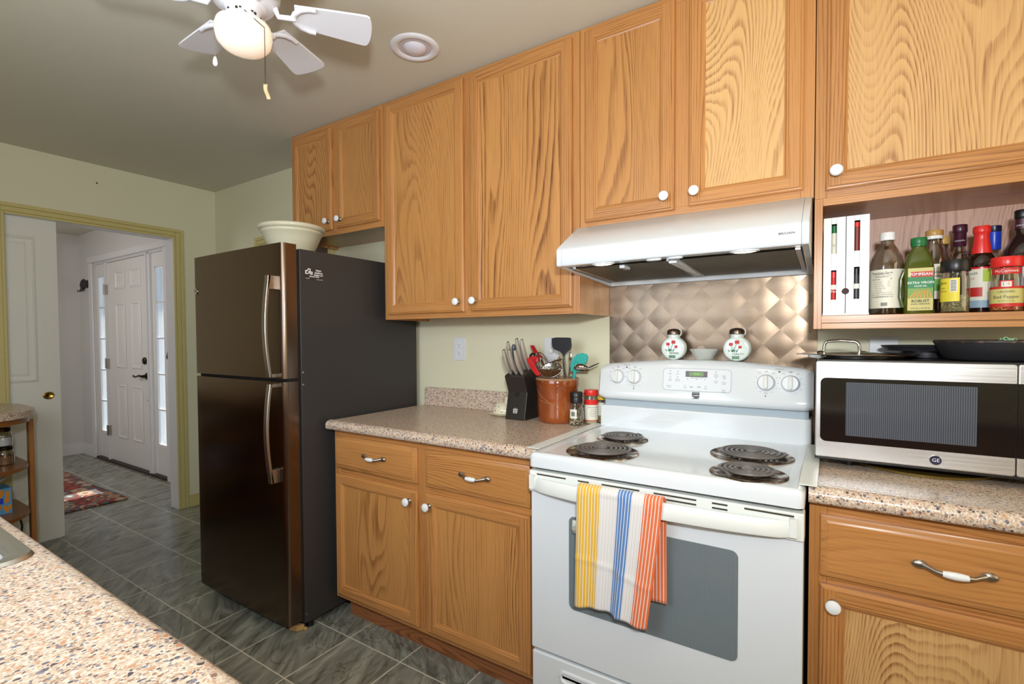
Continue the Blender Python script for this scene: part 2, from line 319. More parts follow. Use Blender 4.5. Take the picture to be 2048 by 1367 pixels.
def quilt_mat():
    # brushed stainless with circular brushing inside each diamond
    m, n, b = nmat('quilted_stainless'); L = n.links
    tc = N(n, 'ShaderNodeTexCoord'); mp = N(n, 'ShaderNodeMapping'); mp.inputs['Rotation'].default_value = (0, PI / 4, 0); mp.inputs['Scale'].default_value = (13.0,) * 3
    L.new(tc.outputs['Object'], mp.inputs['Vector'])
    sx = N(n, 'ShaderNodeSeparateXYZ'); L.new(mp.outputs[0], sx.inputs[0])
    fu = mathn(n, 'FRACT', sx.outputs[0]); fv = mathn(n, 'FRACT', sx.outputs[2])
    par = mathn(n, 'MODULO', mathn(n, 'ADD', mathn(n, 'FLOOR', sx.outputs[0]), mathn(n, 'FLOOR', sx.outputs[2])), 2.0)
    par = mathn(n, 'ABSOLUTE', par)
    # distance to a corner that alternates: arcs run different ways in neighbouring cells
    d1 = mathn(n, 'SQRT', mathn(n, 'ADD', mathn(n, 'POWER', fu, 2.0), mathn(n, 'POWER', fv, 2.0)))
    d2 = mathn(n, 'SQRT', mathn(n, 'ADD', mathn(n, 'POWER', mathn(n, 'SUBTRACT', 1.0, fu), 2.0), mathn(n, 'POWER', fv, 2.0)))
    mixd = N(n, 'ShaderNodeMix', data_type='FLOAT'); L.new(par, mixd.inputs['Factor']); L.new(d1, mixd.inputs['A']); L.new(d2, mixd.inputs['B'])
    no = N(n, 'ShaderNodeTexNoise', noise_dimensions='1D'); no.inputs['Scale'].default_value = 60; no.inputs['Detail'].default_value = 3; L.new(mixd.outputs['Result'], no.inputs['W'])
    mr = N(n, 'ShaderNodeMapRange'); mr.inputs['To Min'].default_value = .20; mr.inputs['To Max'].default_value = .42; L.new(no.outputs['Fac'], mr.inputs['Value']); L.new(mr.outputs[0], b.inputs['Roughness'])
    # each cell is a shallow tilted facet: saddle-shaped relief
    s1 = mathn(n, 'MULTIPLY', mathn(n, 'SINE', mathn(n, 'MULTIPLY', fu, PI)), mathn(n, 'SINE', mathn(n, 'MULTIPLY', fv, PI)))
    s2 = mathn(n, 'MULTIPLY', mixd.outputs['Result'], .8)
    h = mathn(n, 'ADD', mathn(n, 'MULTIPLY', s1, .55), s2)
    h = mathn(n, 'ADD', h, mathn(n, 'MULTIPLY', no.outputs['Fac'], .03))
    bp = N(n, 'ShaderNodeBump'); bp.inputs['Strength'].default_value = .6; bp.inputs['Distance'].default_value = .0038; L.new(h, bp.inputs['Height']); L.new(bp.outputs[0], b.inputs['Normal'])
    b.inputs['Base Color'].default_value = (*lin((128, 111, 94)), 1); b.inputs['Metallic'].default_value = 1; return m
M['quilt'] = quilt_mat()
def towel_mat():
    m, n, b = nmat('striped_cotton'); L = n.links
    uv = N(n, 'ShaderNodeUVMap'); sx = N(n, 'ShaderNodeSeparateXYZ'); L.new(uv.outputs[0], sx.inputs[0]); u = sx.outputs[0]
    Y, W, B, O = lin((228, 178, 52)), lin((230, 226, 222)), lin((88, 132, 190)), lin((232, 116, 66))
    zr = ramp(n, [(0, Y), (.285, W), (.50, B), (.66, W), (.80, O)], 'CONSTANT'); L.new(u, zr.inputs[0])
    colored = ramp(n, [(0, (1, 1, 1)), (.285, (0, 0, 0)), (.50, (1, 1, 1)), (.66, (0, 0, 0)), (.80, (1, 1, 1))], 'CONSTANT'); L.new(u, colored.inputs[0])
    fr = mathn(n, 'FRACT', mathn(n, 'MULTIPLY', u, 27.0)); wl = mathn(n, 'LESS_THAN', fr, .24)
    fa = mathn(n, 'MULTIPLY', wl, colored.outputs[0])
    mx = N(n, 'ShaderNodeMix', data_type='RGBA'); L.new(fa, mx.inputs['Factor']); L.new(zr.outputs[0], mx.inputs['A']); mx.inputs['B'].default_value = (*W, 1)
    gl = mathn(n, 'MULTIPLY', mathn(n, 'MULTIPLY', wl, mathn(n, 'SUBTRACT', 1.0, colored.outputs[0])), .35)
    m2 = N(n, 'ShaderNodeMix', data_type='RGBA'); L.new(gl, m2.inputs['Factor']); L.new(mx.outputs['Result'], m2.inputs['A']); m2.inputs['B'].default_value = (*lin((190, 182, 178)), 1)
    L.new(m2.outputs['Result'], b.inputs['Base Color']); b.inputs['Roughness'].default_value = .9; b.inputs['Sheen Weight'].default_value = .2
    tc = N(n, 'ShaderNodeTexCoord'); no = N(n, 'ShaderNodeTexNoise'); no.inputs['Scale'].default_value = 900; L.new(tc.outputs['Object'], no.inputs['Vector'])
    bp = N(n, 'ShaderNodeBump'); bp.inputs['Strength'].default_value = .25; bp.inputs['Distance'].default_value = .0006; L.new(no.outputs['Fac'], bp.inputs['Height']); L.new(bp.outputs[0], b.inputs['Normal'])
    return m
M['towel'] = towel_mat()
def rug_mat():
    m, n, b = nmat('kilim_weave'); L = n.links
    tc = N(n, 'ShaderNodeTexCoord'); mp = N(n, 'ShaderNodeMapping'); mp.inputs['Scale'].default_value = (7, 10, 1); L.new(tc.outputs['Object'], mp.inputs['Vector'])
    sx = N(n, 'ShaderNodeSeparateXYZ'); L.new(mp.outputs[0], sx.inputs[0])
    # stepped diamonds: |frac(x)-.5|+|frac(y)-.5|, quantised
    a = mathn(n, 'ABSOLUTE', mathn(n, 'SUBTRACT', mathn(n, 'FRACT', sx.outputs[0]), .5)); c = mathn(n, 'ABSOLUTE', mathn(n, 'SUBTRACT', mathn(n, 'FRACT', sx.outputs[1]), .5))
    d = mathn(n, 'ADD', a, c)
    cb = N(n, 'ShaderNodeCombineXYZ'); L.new(mathn(n, 'FLOOR', sx.outputs[1]), cb.inputs[0]); L.new(mathn(n, 'FLOOR', mathn(n, 'MULTIPLY', d, 4.0)), cb.inputs[1]); L.new(mathn(n, 'FLOOR', mathn(n, 'MULTIPLY', sx.outputs[0], .5)), cb.inputs[2])
    wn = N(n, 'ShaderNodeTexWhiteNoise'); L.new(cb.outputs[0], wn.inputs['Vector'])
    cols = [(140, 66, 48), (160, 84, 62), (180, 166, 146), (120, 52, 50), (84, 104, 110), (184, 140, 106), (132, 56, 46), (104, 92, 92), (172, 104, 76)]
    cr = ramp(n, [(i / len(cols), lin(x)) for i, x in enumerate(cols)], 'CONSTANT'); L.new(wn.outputs['Value'], cr.inputs[0])
    L.new(cr.outputs[0], b.inputs['Base Color']); b.inputs['Roughness'].default_value = .95
    return m
M['rug'] = rug_mat()
def mwwin_mat():
    m, n, b = nmat('microwave_window_mesh'); L = n.links
    tc = N(n, 'ShaderNodeTexCoord'); wv = N(n, 'ShaderNodeTexWave', bands_direction='X'); wv.inputs['Scale'].default_value = 70; L.new(tc.outputs['Object'], wv.inputs['Vector'])
    cr = ramp(n, [(.2, lin((62, 68, 78))), (.8, lin((92, 98, 108)))]); L.new(wv.outputs['Fac'], cr.inputs[0]); L.new(cr.outputs[0], b.inputs['Base Color'])
    b.inputs['Roughness'].default_value = .15; b.inputs['Coat Weight'].default_value = .5; return m
M['mwwin'] = mwwin_mat()
def ovenwin_mat():
    m, n, b = nmat('oven_window_dots'); L = n.links
    tc = N(n, 'ShaderNodeTexCoord'); v = N(n, 'ShaderNodeTexVoronoi'); v.inputs['Scale'].default_value = 300; v.inputs['Randomness'].default_value = 0; L.new(tc.outputs['Object'], v.inputs['Vector'])
    cr = ramp(n, [(.25, lin((78, 84, 88))), (.5, lin((128, 140, 144)))]); L.new(v.outputs['Distance'], cr.inputs[0]); L.new(cr.outputs[0], b.inputs['Base Color'])
    b.inputs['Roughness'].default_value = .12; b.inputs['Coat Weight'].default_value = .5; return m
M['ovenwin'] = ovenwin_mat()

# ================================================================== mesh helpers
BASE = {}
class MB:
    def __init__(s): s.v = []; s.f = []; s.m = []; s.uv = {}
    def _add(s, vs, fs, mi=0):
        k = len(s.v); s.v += [tuple(map(float, v)) for v in vs]
        for f in fs: s.f.append(tuple(k + i for i in f)); s.m.append(mi)
        return s
    def box(s, x0, x1, y0, y1, z0, z1, mi=0):
        if x0 > x1: x0, x1 = x1, x0
        if y0 > y1: y0, y1 = y1, y0
        if z0 > z1: z0, z1 = z1, z0
        v = [(x0, y0, z0), (x1, y0, z0), (x1, y1, z0), (x0, y1, z0), (x0, y0, z1), (x1, y0, z1), (x1, y1, z1), (x0, y1, z1)]
        return s._add(v, [(0, 3, 2, 1), (4, 5, 6, 7), (0, 1, 5, 4), (1, 2, 6, 5), (2, 3, 7, 6), (3, 0, 4, 7)], mi)
    def prism(s, pts, axis, a0, a1, mi=0):
        # pts: 2D polygon in the two remaining axes (in xyz order)
        n = len(pts)
        def P(p, a):
            return {'x': (a, p[0], p[1]), 'y': (p[0], a, p[1]), 'z': (p[0], p[1], a)}[axis]
        vs = [P(p, a0) for p in pts] + [P(p, a1) for p in pts]
        fs = [tuple(range(n)), tuple(range(2 * n - 1, n - 1, -1))] + [(i, i + n, (i + 1) % n + n, (i + 1) % n) for i in range(n)]
        return s._add(vs, fs, mi)
    def loft(s, rings, closed=True, cap=True, mi=0):
        n = len(rings[0]); vs = [p for r in rings for p in r]; fs = []
        for j in range(len(rings) - 1):
            for i in range(n if closed else n - 1):
                a = j * n + i; b2 = j * n + (i + 1) % n
                fs.append((a, b2, b2 + n, a + n))
        if cap and closed:
            fs.append(tuple(range(n - 1, -1, -1))); k = (len(rings) - 1) * n; fs.append(tuple(range(k, k + n)))
        return s._add(vs, fs, mi)
    def lathe(s, prof, c=(0, 0, 0), seg=40, axis='z', mi=0, a0=0, a1=2 * PI, sx=1, sy=1):
        full = abs(a1 - a0 - 2 * PI) < 1e-6; n = seg if full else seg + 1
        rings = []
        for r, h in prof:
            ring = []
            for i in range(n):
                t = a0 + (a1 - a0) * i / seg; x, y = r * math.cos(t) * sx, r * math.sin(t) * sy
                if axis == 'z': p = (c[0] + x, c[1] + y, c[2] + h)
                elif axis == 'y': p = (c[0] + x, c[1] + h, c[2] + y)
                else: p = (c[0] + h, c[1] + x, c[2] + y)
                ring.append(p)
            rings.append(ring)
        return s.loft(rings, closed=full, cap=full, mi=mi)
    def tube(s, path, r, seg=10, cap=True, mi=0, flat=1.0, upv=None):
        P = [Vector(p) for p in path]; n = len(P)
        rs = r if isinstance(r, (list, tuple)) else [r] * n
        rings = []; prev = None
        for i in range(n):
            t = (P[min(i + 1, n - 1)] - P[max(i - 1, 0)]).normalized()
            if upv: u = (Vector(upv) - t * t.dot(Vector(upv))).normalized()
            elif prev is None:
                a = Vector((0, 0, 1)) if abs(t.z) < .9 else Vector((1, 0, 0)); u = (a - t * a.dot(t)).normalized()
            else: u = (prev - t * prev.dot(t)).normalized()
            prev = u; w = t.cross(u)
            rings.append([tuple(P[i] + (u * math.cos(2 * PI * k / seg) * flat + w * math.sin(2 * PI * k / seg)) * rs[i]) for k in range(seg)])
        return s.loft(rings, cap=cap, mi=mi)
    def sphere(s, c, r, seg=16, ring=10, sx=1, sy=1, sz=1, mi=0):
        rings = []
        for j in range(1, ring):
            t = PI * j / ring
            rings.append([(c[0] + sx * r * math.sin(t) * math.cos(2 * PI * i / seg), c[1] + sy * r * math.sin(t) * math.sin(2 * PI * i / seg), c[2] - sz * r * math.cos(t)) for i in range(seg)])
        return s.loft(rings, mi=mi)
    def grid(s, fn, nu, nv, mi=0, uvf=None):
        k = len(s.v); vs = []
        for j in range(nv + 1):
            for i in range(nu + 1):
                vs.append(fn(i / nu, j / nv))
                if uvf: s.uv[k + len(vs) - 1] = uvf(i / nu, j / nv)
        fs = [(j * (nu + 1) + i, j * (nu + 1) + i + 1, (j + 1) * (nu + 1) + i + 1, (j + 1) * (nu + 1) + i) for j in range(nv) for i in range(nu)]
        return s._add(vs, fs, mi)
    def build(s, name, mats, parent=None, bevel=0, seg=2, smooth=40, solid=0, loc=None):
        o0 = BASE.get(parent.name, Vector((0, 0, 0))) if parent else (Vector(loc) if loc else Vector((0, 0, 0)))
        me = bpy.data.meshes.new(name)
        me.from_pydata([(v[0] - o0[0], v[1] - o0[1], v[2] - o0[2]) for v in s.v], [], s.f)
        if not isinstance(mats, (list, tuple)): mats = [mats]
        for m in mats: me.materials.append(m)
        me.polygons.foreach_set('material_index', s.m)
        if s.uv:
            ul = me.uv_layers.new(name='UVMap')
            for lp in me.loops: ul.data[lp.index].uv = s.uv.get(lp.vertex_index, (0, 0))
        bm = bmesh.new(); bm.from_mesh(me); bmesh.ops.recalc_face_normals(bm, faces=bm.faces); bm.to_mesh(me); bm.free()
        me.shade_smooth(); me.set_sharp_from_angle(angle=math.radians(smooth))
        o = bpy.data.objects.new(name, me); COL.objects.link(o)
        if parent: o.parent = parent
        elif loc: o.location = loc
        BASE[o.name] = o0
        if solid:
            md = o.modifiers.new('solid', 'SOLIDIFY'); md.thickness = solid; md.offset = 0
        if bevel:
            md = o.modifiers.new('bevel', 'BEVEL'); md.width = bevel; md.segments = seg; md.limit_method = 'ANGLE'; md.angle_limit = math.radians(35); md.harden_normals = True
        return o
def thing(name, label, cat, loc, group=None):
    o = bpy.data.objects.new(name, None); COL.objects.link(o); o.location = loc; o.empty_display_size = .05
    BASE[o.name] = Vector(loc); o['label'] = label; o['category'] = cat
    if group: o['group'] = group
    return o
def tag(o, label, cat, group=None):
    o['label'] = label; o['category'] = cat
    if group: o['group'] = group
    return o
def struct(o): o['kind'] = 'structure'; return o
def rrect(x0, x1, z0, z1, r, n=6):
    pts = []
    for cx, cz, a in ((x1 - r, z1 - r, 0), (x0 + r, z1 - r, PI / 2), (x0 + r, z0 + r, PI), (x1 - r, z0 + r, 1.5 * PI)):
        for i in range(n + 1): t = a + PI / 2 * i / n; pts.append((cx + r * math.cos(t), cz + r * math.sin(t)))
    return pts
FONTC = {}
def text(string, size, o, right, upv, mat, parent, name='lettering', align='CENTER', depth=.0004, wrap=None, bold=0, sx=1.0):
    key = (string, align, bold)
    if key not in FONTC:
        cu = bpy.data.curves.new('t', 'FONT'); cu.body = string; cu.size = 1; cu.align_x = align; cu.align_y = 'CENTER'; cu.offset = bold; cu.resolution_u = 2
        ob = bpy.data.objects.new('t', cu); COL.objects.link(ob)
        bpy.context.view_layer.update(); dg = bpy.context.evaluated_depsgraph_get()
        me = bpy.data.meshes.new_from_object(ob.evaluated_get(dg))
        FONTC[key] = ([tuple(v.co) for v in me.vertices], [tuple(p.vertices) for p in me.polygons])
        bpy.data.objects.remove(ob); bpy.data.curves.remove(cu); bpy.data.meshes.remove(me)
    vs, fs = FONTC[key]; b = MB()
    right = Vector(right).normalized(); upv = Vector(upv).normalized(); nn = right.cross(upv)
    out = []
    for v in vs:
        x, y = v[0] * size * sx, v[1] * size
        if wrap:   # wrap = (cx, cy, radius): letters bend round a vertical cylinder facing the o direction
            cx, cy, R = wrap; a0 = math.atan2(o[1] - cy, o[0] - cx); a = a0 + x / R
            out.append((cx + (R + depth) * math.cos(a), cy + (R + depth) * math.sin(a), o[2] + y))
        else:
            out.append(tuple(Vector(o) + right * x + upv * y + nn * depth))
    b._add(out, fs); return b.build(name, mat, parent)
def strip(cx, cy, R, a0, a1, z0, z1, mat, parent, name='label_strip', n=16):
    b = MB(); b.grid(lambda u, v: (cx + R * math.cos(a0 + (a1 - a0) * u), cy + R * math.sin(a0 + (a1 - a0) * u), z0 + (z1 - z0) * v), n, 1)
    return b.build(name, mat, parent)

# ================================================================== SETTING
XL = -3.30; XH = -6.27
struct(MB().box(-6.6, 3.2, -2.7, 0.3, -0.06, 0).build('floor', M['slate']))
struct(MB().box(-6.6, 3.2, -2.7, 0.3, 2.44, 2.50).build('ceiling', M['ceil']))
b = MB(); b.box(XL, -2.655, 0, .12, 0, 2.44); b.box(-2.655, -1.90, 0, .12, 1.945, 2.44); b.box(-1.90, 3.2, 0, .12, 0, 2.44)
struct(b.build('wall_back', M['wall']))
b = MB(); b.box(XH - .1, -5.86, 0, .12, 0, 2.44); b.box(-5.86, -4.19, 0, .12, 2.09, 2.44); b.box(-4.19, XL, 0, .12, 0, 2.44)
struct(b.build('wall_entry', M['hallwall']))
b = MB(); b.box(XH - .1, XH, -2.6, 0, 0, 2.44); struct(b.build('wall_hall', M['hallwall']))
# kitchen/hall partition: kitchen skin painted yellow-green, hall skin white, pocket between them
b = MB()
for x0, x1, mi in ((XL - .025, XL, 0), (-3.42, -3.395, 1)):
    b.box(x0, x1, -.285, 0, 0, 2.44, mi); b.box(x0, x1, -1.20, -.285, 2.045, 2.44, mi); b.box(x0, x1, -2.55, -1.20, 0, 2.44, mi)
b.box(-3.395, XL - .025, -.285, 0, 0, 2.44, 1); b.box(-3.395, XL - .025, -1.20, -.285, 2.06, 2.44, 1)
struct(b.build('wall_left', [M['wall'], M['hallwall']]))
b = MB(); b.box(XH, -2.6, -2.6, -2.5, 0, 2.44, 1); b.box(-2.6, -1.0, -2.6, -2.5, 0, 2.44); b.box(-1.0, .3, -2.6, -2.5, 0, 1.1); b.box(-1.0, .3, -2.6, -2.5, 2.12, 2.44); b.box(.3, 3.0, -2.6, -2.5, 0, 2.44)
struct(b.build('wall_front', [M['wall'], M['hallwall']]))
struct(MB().box(2.9, 3.0, -2.6, 0, 0, 2.44).build('wall_right', M['wall']))
# window over the sink (behind the camera)
b = MB()
for q in ((-1.0, -.95, 1.1, 2.12), (.25, .3, 1.1, 2.12), (-.95, .25, 1.1, 1.15), (-.95, .25, 2.07, 2.12), (-.375, -.325, 1.15, 2.07)): b.box(q[0], q[1], -2.58, -2.52, q[2], q[3])
w = struct(b.build('window_3', M['whitetrim'])); MB().box(-.95, .25, -2.556, -2.55, 1.15, 2.07).build('pane', M['pane'], w)
# door casing (olive yellow), stepped profile
def casing(name, pieces, mat):
    b = MB()
    for q in pieces: b.box(*q)
    return struct(b.build(name, mat, bevel=.003))
def cas3(axis_pieces):   # three steps per board: outer thick, middle, inner thin
    return axis_pieces
P = []
for k, (o0, o1, t) in enumerate(((0, .022, .020), (.022, .050, .015), (.050, .066, .010))):
    P.append((XL, XL + t, -.240 - o1, -.240 - o0, 0, 2.094 - o0))           # right leg
    P.append((XL, XL + t, -1.262 + o0, -1.262 + o1, 0, 2.094 - o0))         # left leg
    P.append((XL, XL + t, -1.262 + o1, -.240 - o1, 2.094 - o1, 2.094 - o0)) # head
casing('trim_1', P, M['casing'])
b = MB(); b.box(-3.425, XL + .004, -.306, -.285, 0, 2.045); b.box(-3.425, XL + .004, -1.20, -.285, 2.028, 2.046)
b.box(-3.425, -3.385, -1.21, -1.195, 0, 2.03); b.box(-3.335, XL + .004, -1.21, -1.195, 0, 2.03)
struct(b.build('trim_2', M['whitetrim'], bevel=.002))
P = []
for k, (o0, o1, t) in enumerate(((0, .022, .020), (.022, .050, .015), (.050, .066, .010))):
    P.append((-2.722 + o0, -2.722 + o1, -t, 0, 0, 2.012 - o0)); P.append((-1.834 - o1, -1.834 - o0, -t, 0, 0, 2.012 - o0)); P.append((-2.722 + o1, -1.834 - o1, -t, 0, 2.012 - o1, 2.012 - o0))
casing('trim_3', P, M['casing'])
d = struct(MB().box(-2.655, -1.90, .03, .07, 0, 1.945).build('door_3', M['walldoor'], bevel=.002))
# baseboards
def baseb(name, q, mat, h=.09):
    b = MB(); b.box(*q, 0, h - .012); x0, x1, y0, y1 = q
    b.box(x0 + (.004 if x1 - x0 < .03 else 0), x1 - (.004 if x1 - x0 < .03 else 0), y0 + (.004 if y1 - y0 < .03 else 0), y1 - (.004 if y1 - y0 < .03 else 0), h - .012, h)
    return struct(b.build(name, mat, bevel=.002))
baseb('baseboard_left', (XL, XL + .014, -.240, 0), M['casing']); baseb('baseboard_back', (XL + .014, -2.722, -.014, 0), M['casing'])
baseb('baseboard_entry', (XH + .014, -5.945, -.014, 0), M['whitetrim'], .13); baseb('baseboard_hall', (XH, XH + .014, -2.5, 0), M['whitetrim'], .13)
baseb('baseboard_entry_right', (-4.10, -3.42, -.014, 0), M['whitetrim'], .13)
# pocket door
pd = MB(); pd.box(-3.378, -3.342, -2.0, -.95, .012, 2.03)
pd = struct(pd.build('door_1', M['slab'], bevel=.002))
def rpanel(b, y0, y1, z0, z1, xf, dirx=1):   # raised moulding ring + field on a door face at x = xf
    loops = [(0, 0), (.006, .005), (.014, .005), (.020, -.004), (.034, -.004), (.05, .003)]
    rings = []
    for i, h in loops:
        x = xf + dirx * h
        rings.append([(x, y0 + i, z0 + i), (x, y1 - i, z0 + i), (x, y1 - i, z1 - i), (x, y0 + i, z1 - i)])
    b.loft(rings, cap=False); b._add(rings[-1], [(0, 1, 2, 3)])
b = MB(); rpanel(b, -1.46, -1.055, 1.02, 1.915, -3.342 + .002); rpanel(b, -1.46, -1.075, .26, .838, -3.342 + .002); rpanel(b, -1.93, -1.54, 1.02, 1.915, -3.340); rpanel(b, -1.93, -1.54, .26, .838, -3.340)
b.build('door_panel', M['slab'], pd)
b = MB(); b.lathe([(.026, -.004), (.028, .003), (.022, .006), (.014, .002), (.004, .001)], (-3.341, -1.010, .929), 24, 'x', sx=1.0, sy=.85); b.build('door_pull', M['brass'], pd)
# entry door set
fr = MB()
for q in ((-5.948, -5.86, -.018, 0, 0, 2.10), (-4.19, -4.10, -.018, 0, 0, 2.10), (-5.965, -4.083, -.022, 0, 2.10, 2.165)): fr.box(*q)
fr = struct(fr.build('trim_4', M['whitetrim'], bevel=.006))
b = MB(); b.box(-5.575, -5.545, .0, .11, 0, 2.09); b.box(-4.550, -4.505, .0, .11, 0, 2.09); b.box(-5.86, -4.19, .0, .11, 2.078, 2.09); b.box(-4.562, -4.545, -.012, .03, 0, 2.08)
struct(b.build('trim_5', M['whitetrim'], bevel=.003))
struct(MB().box(-5.86, -4.19, -.012, .12, 0, .022).build('trim_6', plain('dark_bronze_threshold', (58, 40, 32), .5)))
ed = struct(MB().box(-5.545, -4.562, .022, .062, .024, 2.076).build('door_2', M['doorpaint'], bevel=.002))
def rpanely(b, x0, x1, z0, z1, yf):
    rings = []
    for i, h in [(0, 0), (.008, .006), (.018, .006), (.026, -.004), (.045, -.004), (.062, .004)]:
        y = yf - h; rings.append([(x0 + i, y, z0 + i), (x1 - i, y, z0 + i), (x1 - i, y, z1 - i), (x0 + i, y, z1 - i)])
    b.loft(rings, cap=False); b._add(rings[-1], [(0, 1, 2, 3)])
for (x0, x1) in ((-5.345, -5.115), (-4.985, -4.755)):
    for z0, z1 in ((1.79, 1.975), (.99, 1.65), (.27, .825)):
        b = MB(); rpanely(b, x0, x1, z0, z1, .020); b.build('door_panel', M['doorpaint'], ed)
b = MB(); b.lathe([(.034, 0), (.034, -.012), (.024, -.020), (.008, -.022)], (-4.685, .022, 1.075), 20, 'y'); b.build('deadbolt', M['bronze'], ed)
b = MB(); b.lathe([(.032, 0), (.032, -.010), (.018, -.014), (.012, -.045)], (-4.65, .022, .930), 20, 'y')
b.tube([(-4.65, -.022, .930), (-4.70, -.03, .936), (-4.75, -.026, .926), (-4.79, -.03, .920), (-4.83, -.026, .930)], [.011, .010, .008, .008, .009], 10); b.build('lever_handle', M['bronze'], ed)
b = MB(); b.lathe([(.010, 0), (.010, -.004), (.004, -.005)], (-4.64, .022, .70), 12, 'y'); b.build('stop_pin', M['bronze'], ed)
for z in (1.80, 1.03, .33):
    b = MB(); b.box(-5.575, -5.535, -.004, .022, z - .05, z + .05); b.tube([(-5.553, -.008, z - .055), (-5.553, -.008, z + .055)], .007, 8); b.build('hinge', M['nickel'], ed)
for k, (x0, x1, nm) in enumerate(((-5.86, -5.575, 'window_1'), (-4.505, -4.19, 'window_2'))):
    g0, g1 = (x0 + .055, x1 - .055); b = MB()
    b.box(x0, g0, .02, .075, .024, 2.078); b.box(g1, x1, .02, .075, .024, 2.078); b.box(g0, g1, .02, .075, .024, .295); b.box(g0, g1, .02, .075, 1.95, 2.078)
    b2 = b.build(nm, M['doorpaint'], bevel=.003); struct(b2)
    b = MB()
    for i in range(1, 5): z = .295 + (1.95 - .295) * i / 5; b.box(g0, g1, .028, .05, z - .007, z + .007)
    for q in ((g0, g0 + .01, .295, 1.95), (g1 - .01, g1, .295, 1.95), (g0, g1, .295, .305), (g0, g1, 1.94, 1.95)): b.box(q[0], q[1], .024, .055, q[2], q[3])
    b.build('muntin_bars', M['whitetrim'], b2)
    MB().box(g0, g1, .040, .043, .295, 1.95).build('pane', M['pane'], b2)
# outdoors: sunlit walk and the porch roof and post that shade the upper panes
struct(MB().box(-9, -2, .12, 6, -.12, -.05).build('ground', plain('pale_concrete', (196, 196, 190), .8, bump=.2, bscale=60)))
struct(MB().box(-9, -2, .12, 1.42, 2.35, 2.45).build('porch_ceiling', plain('porch_ceiling_paint', (160, 166, 172), .7)))

# nail hole
tag(MB().lathe([(.005, 0), (.005, .002), (.001, .003)], (XL, -.749, 2.319), 10, 'x').build('nail', M['black'], loc=None), 'small dark nail in the wall above the doorway', 'nail')

# hall things
b = MB(); b.grid(lambda u, v: (-5.45 + 1.54 * u, -1.32 + .905 * v + .01 * math.sin(u * 9), .008 + .0015 * math.sin(u * 14 + v * 6)), 40, 24)
rg = b.build('rug', M['rug'], solid=.008); tag(rg, 'red and blue patterned flat woven rug on the hall floor', 'rug')
def fish(cx, cz, sc, lab, flip=1):
    y = -.012; b = MB(); pts = []
    prof = [(-.12, .0), (-.10, .035), (-.06, .06), (0, .07), (.05, .05), (.08, .02), (.12, .05), (.13, 0), (.12, -.05), (.08, -.02), (.04, -.045), (-.02, -.06), (-.08, -.045), (-.11, -.02)]
    b.prism([(cx + flip * p[0] * sc, cz + p[1] * sc) for p in prof], 'y', y, -.001)
    for hx in (-.07, 0, .06):
        b.tube([(cx + hx * sc, y, cz - .04 * sc), (cx + hx * sc, y - .012, cz - .075 * sc), (cx + hx * sc, y - .028, cz - .085 * sc), (cx + hx * sc, y - .034, cz - .065 * sc)], .005, 8)
    o = b.build('fish_hook_plaque', M['ironwork'], bevel=.003); tag(o, lab, 'wall hook'); return o
fish(-6.115, 1.885, .9, 'dark iron fish shaped hook plaque on the far hall wall')
b = MB(); pts = [(-4.045, 0, 1.40), (-4.06, -.02, 1.34), (-4.03, -.015, 1.26), (-4.05, -.02, 1.18), (-4.07, -.02, 1.12), (-4.045, -.015, 1.07)]
b.tube([(p[0], p[1] - .003, p[2]) for p in pts], [.008, .014, .02, .026, .03, .012], 8); b.sphere((-4.055, -.02, 1.14), .03, sy=.5, sz=1.6)
tag(b.build('iron_wall_ornament', M['ironwork']), 'slim dark iron wall ornament beside the right sidelight, half hidden by the jamb', 'ornament')

# ================================================================== CABINETS
def knob(x, y, z, parent):
    b = MB(); b.lathe([(.010, 0), (.009, -.004), (.0055, -.007), (.0055, -.017), (.013, -.021), (.0165, -.023)], (x, y, z), 20, 'y')
    k = b.build('knob', M['nickel'], parent)
    b = MB(); b.lathe([(.0155, -.0225), (.0165, -.0255), (.0145, -.030), (.009, -.0325), (.002, -.0335)], (x, y, z), 20, 'y'); b.build('knob_face', M['porcelain'], k)
def pull(x, y, z, parent):
    for s_ in (-1, 1):
        b = MB(); b.sphere((x + s_ * .057, y - .006, z), .0085, 14, 8, sx=1.75, sy=.75, sz=1.15)
        b.tube([(x + s_ * .050, y - .008, z), (x + s_ * .040, y - .016, z - .002), (x + s_ * .030, y - .024, z - .004), (x + s_ * .020, y - .027, z - .004)], [.0065, .005, .0045, .0060], 10); b.build('handle_mount', M['nickel'], parent)
    b = MB(); b.tube([(x - .021, y - .027, z - .004), (x - .012, y - .028, z - .004), (x, y - .0285, z - .004), (x + .012, y - .028, z - .004), (x + .021, y - .027, z - .004)], [.0062, .0078, .0085, .0078, .0062], 14); b.build('handle_grip', M['porcelain'], parent)
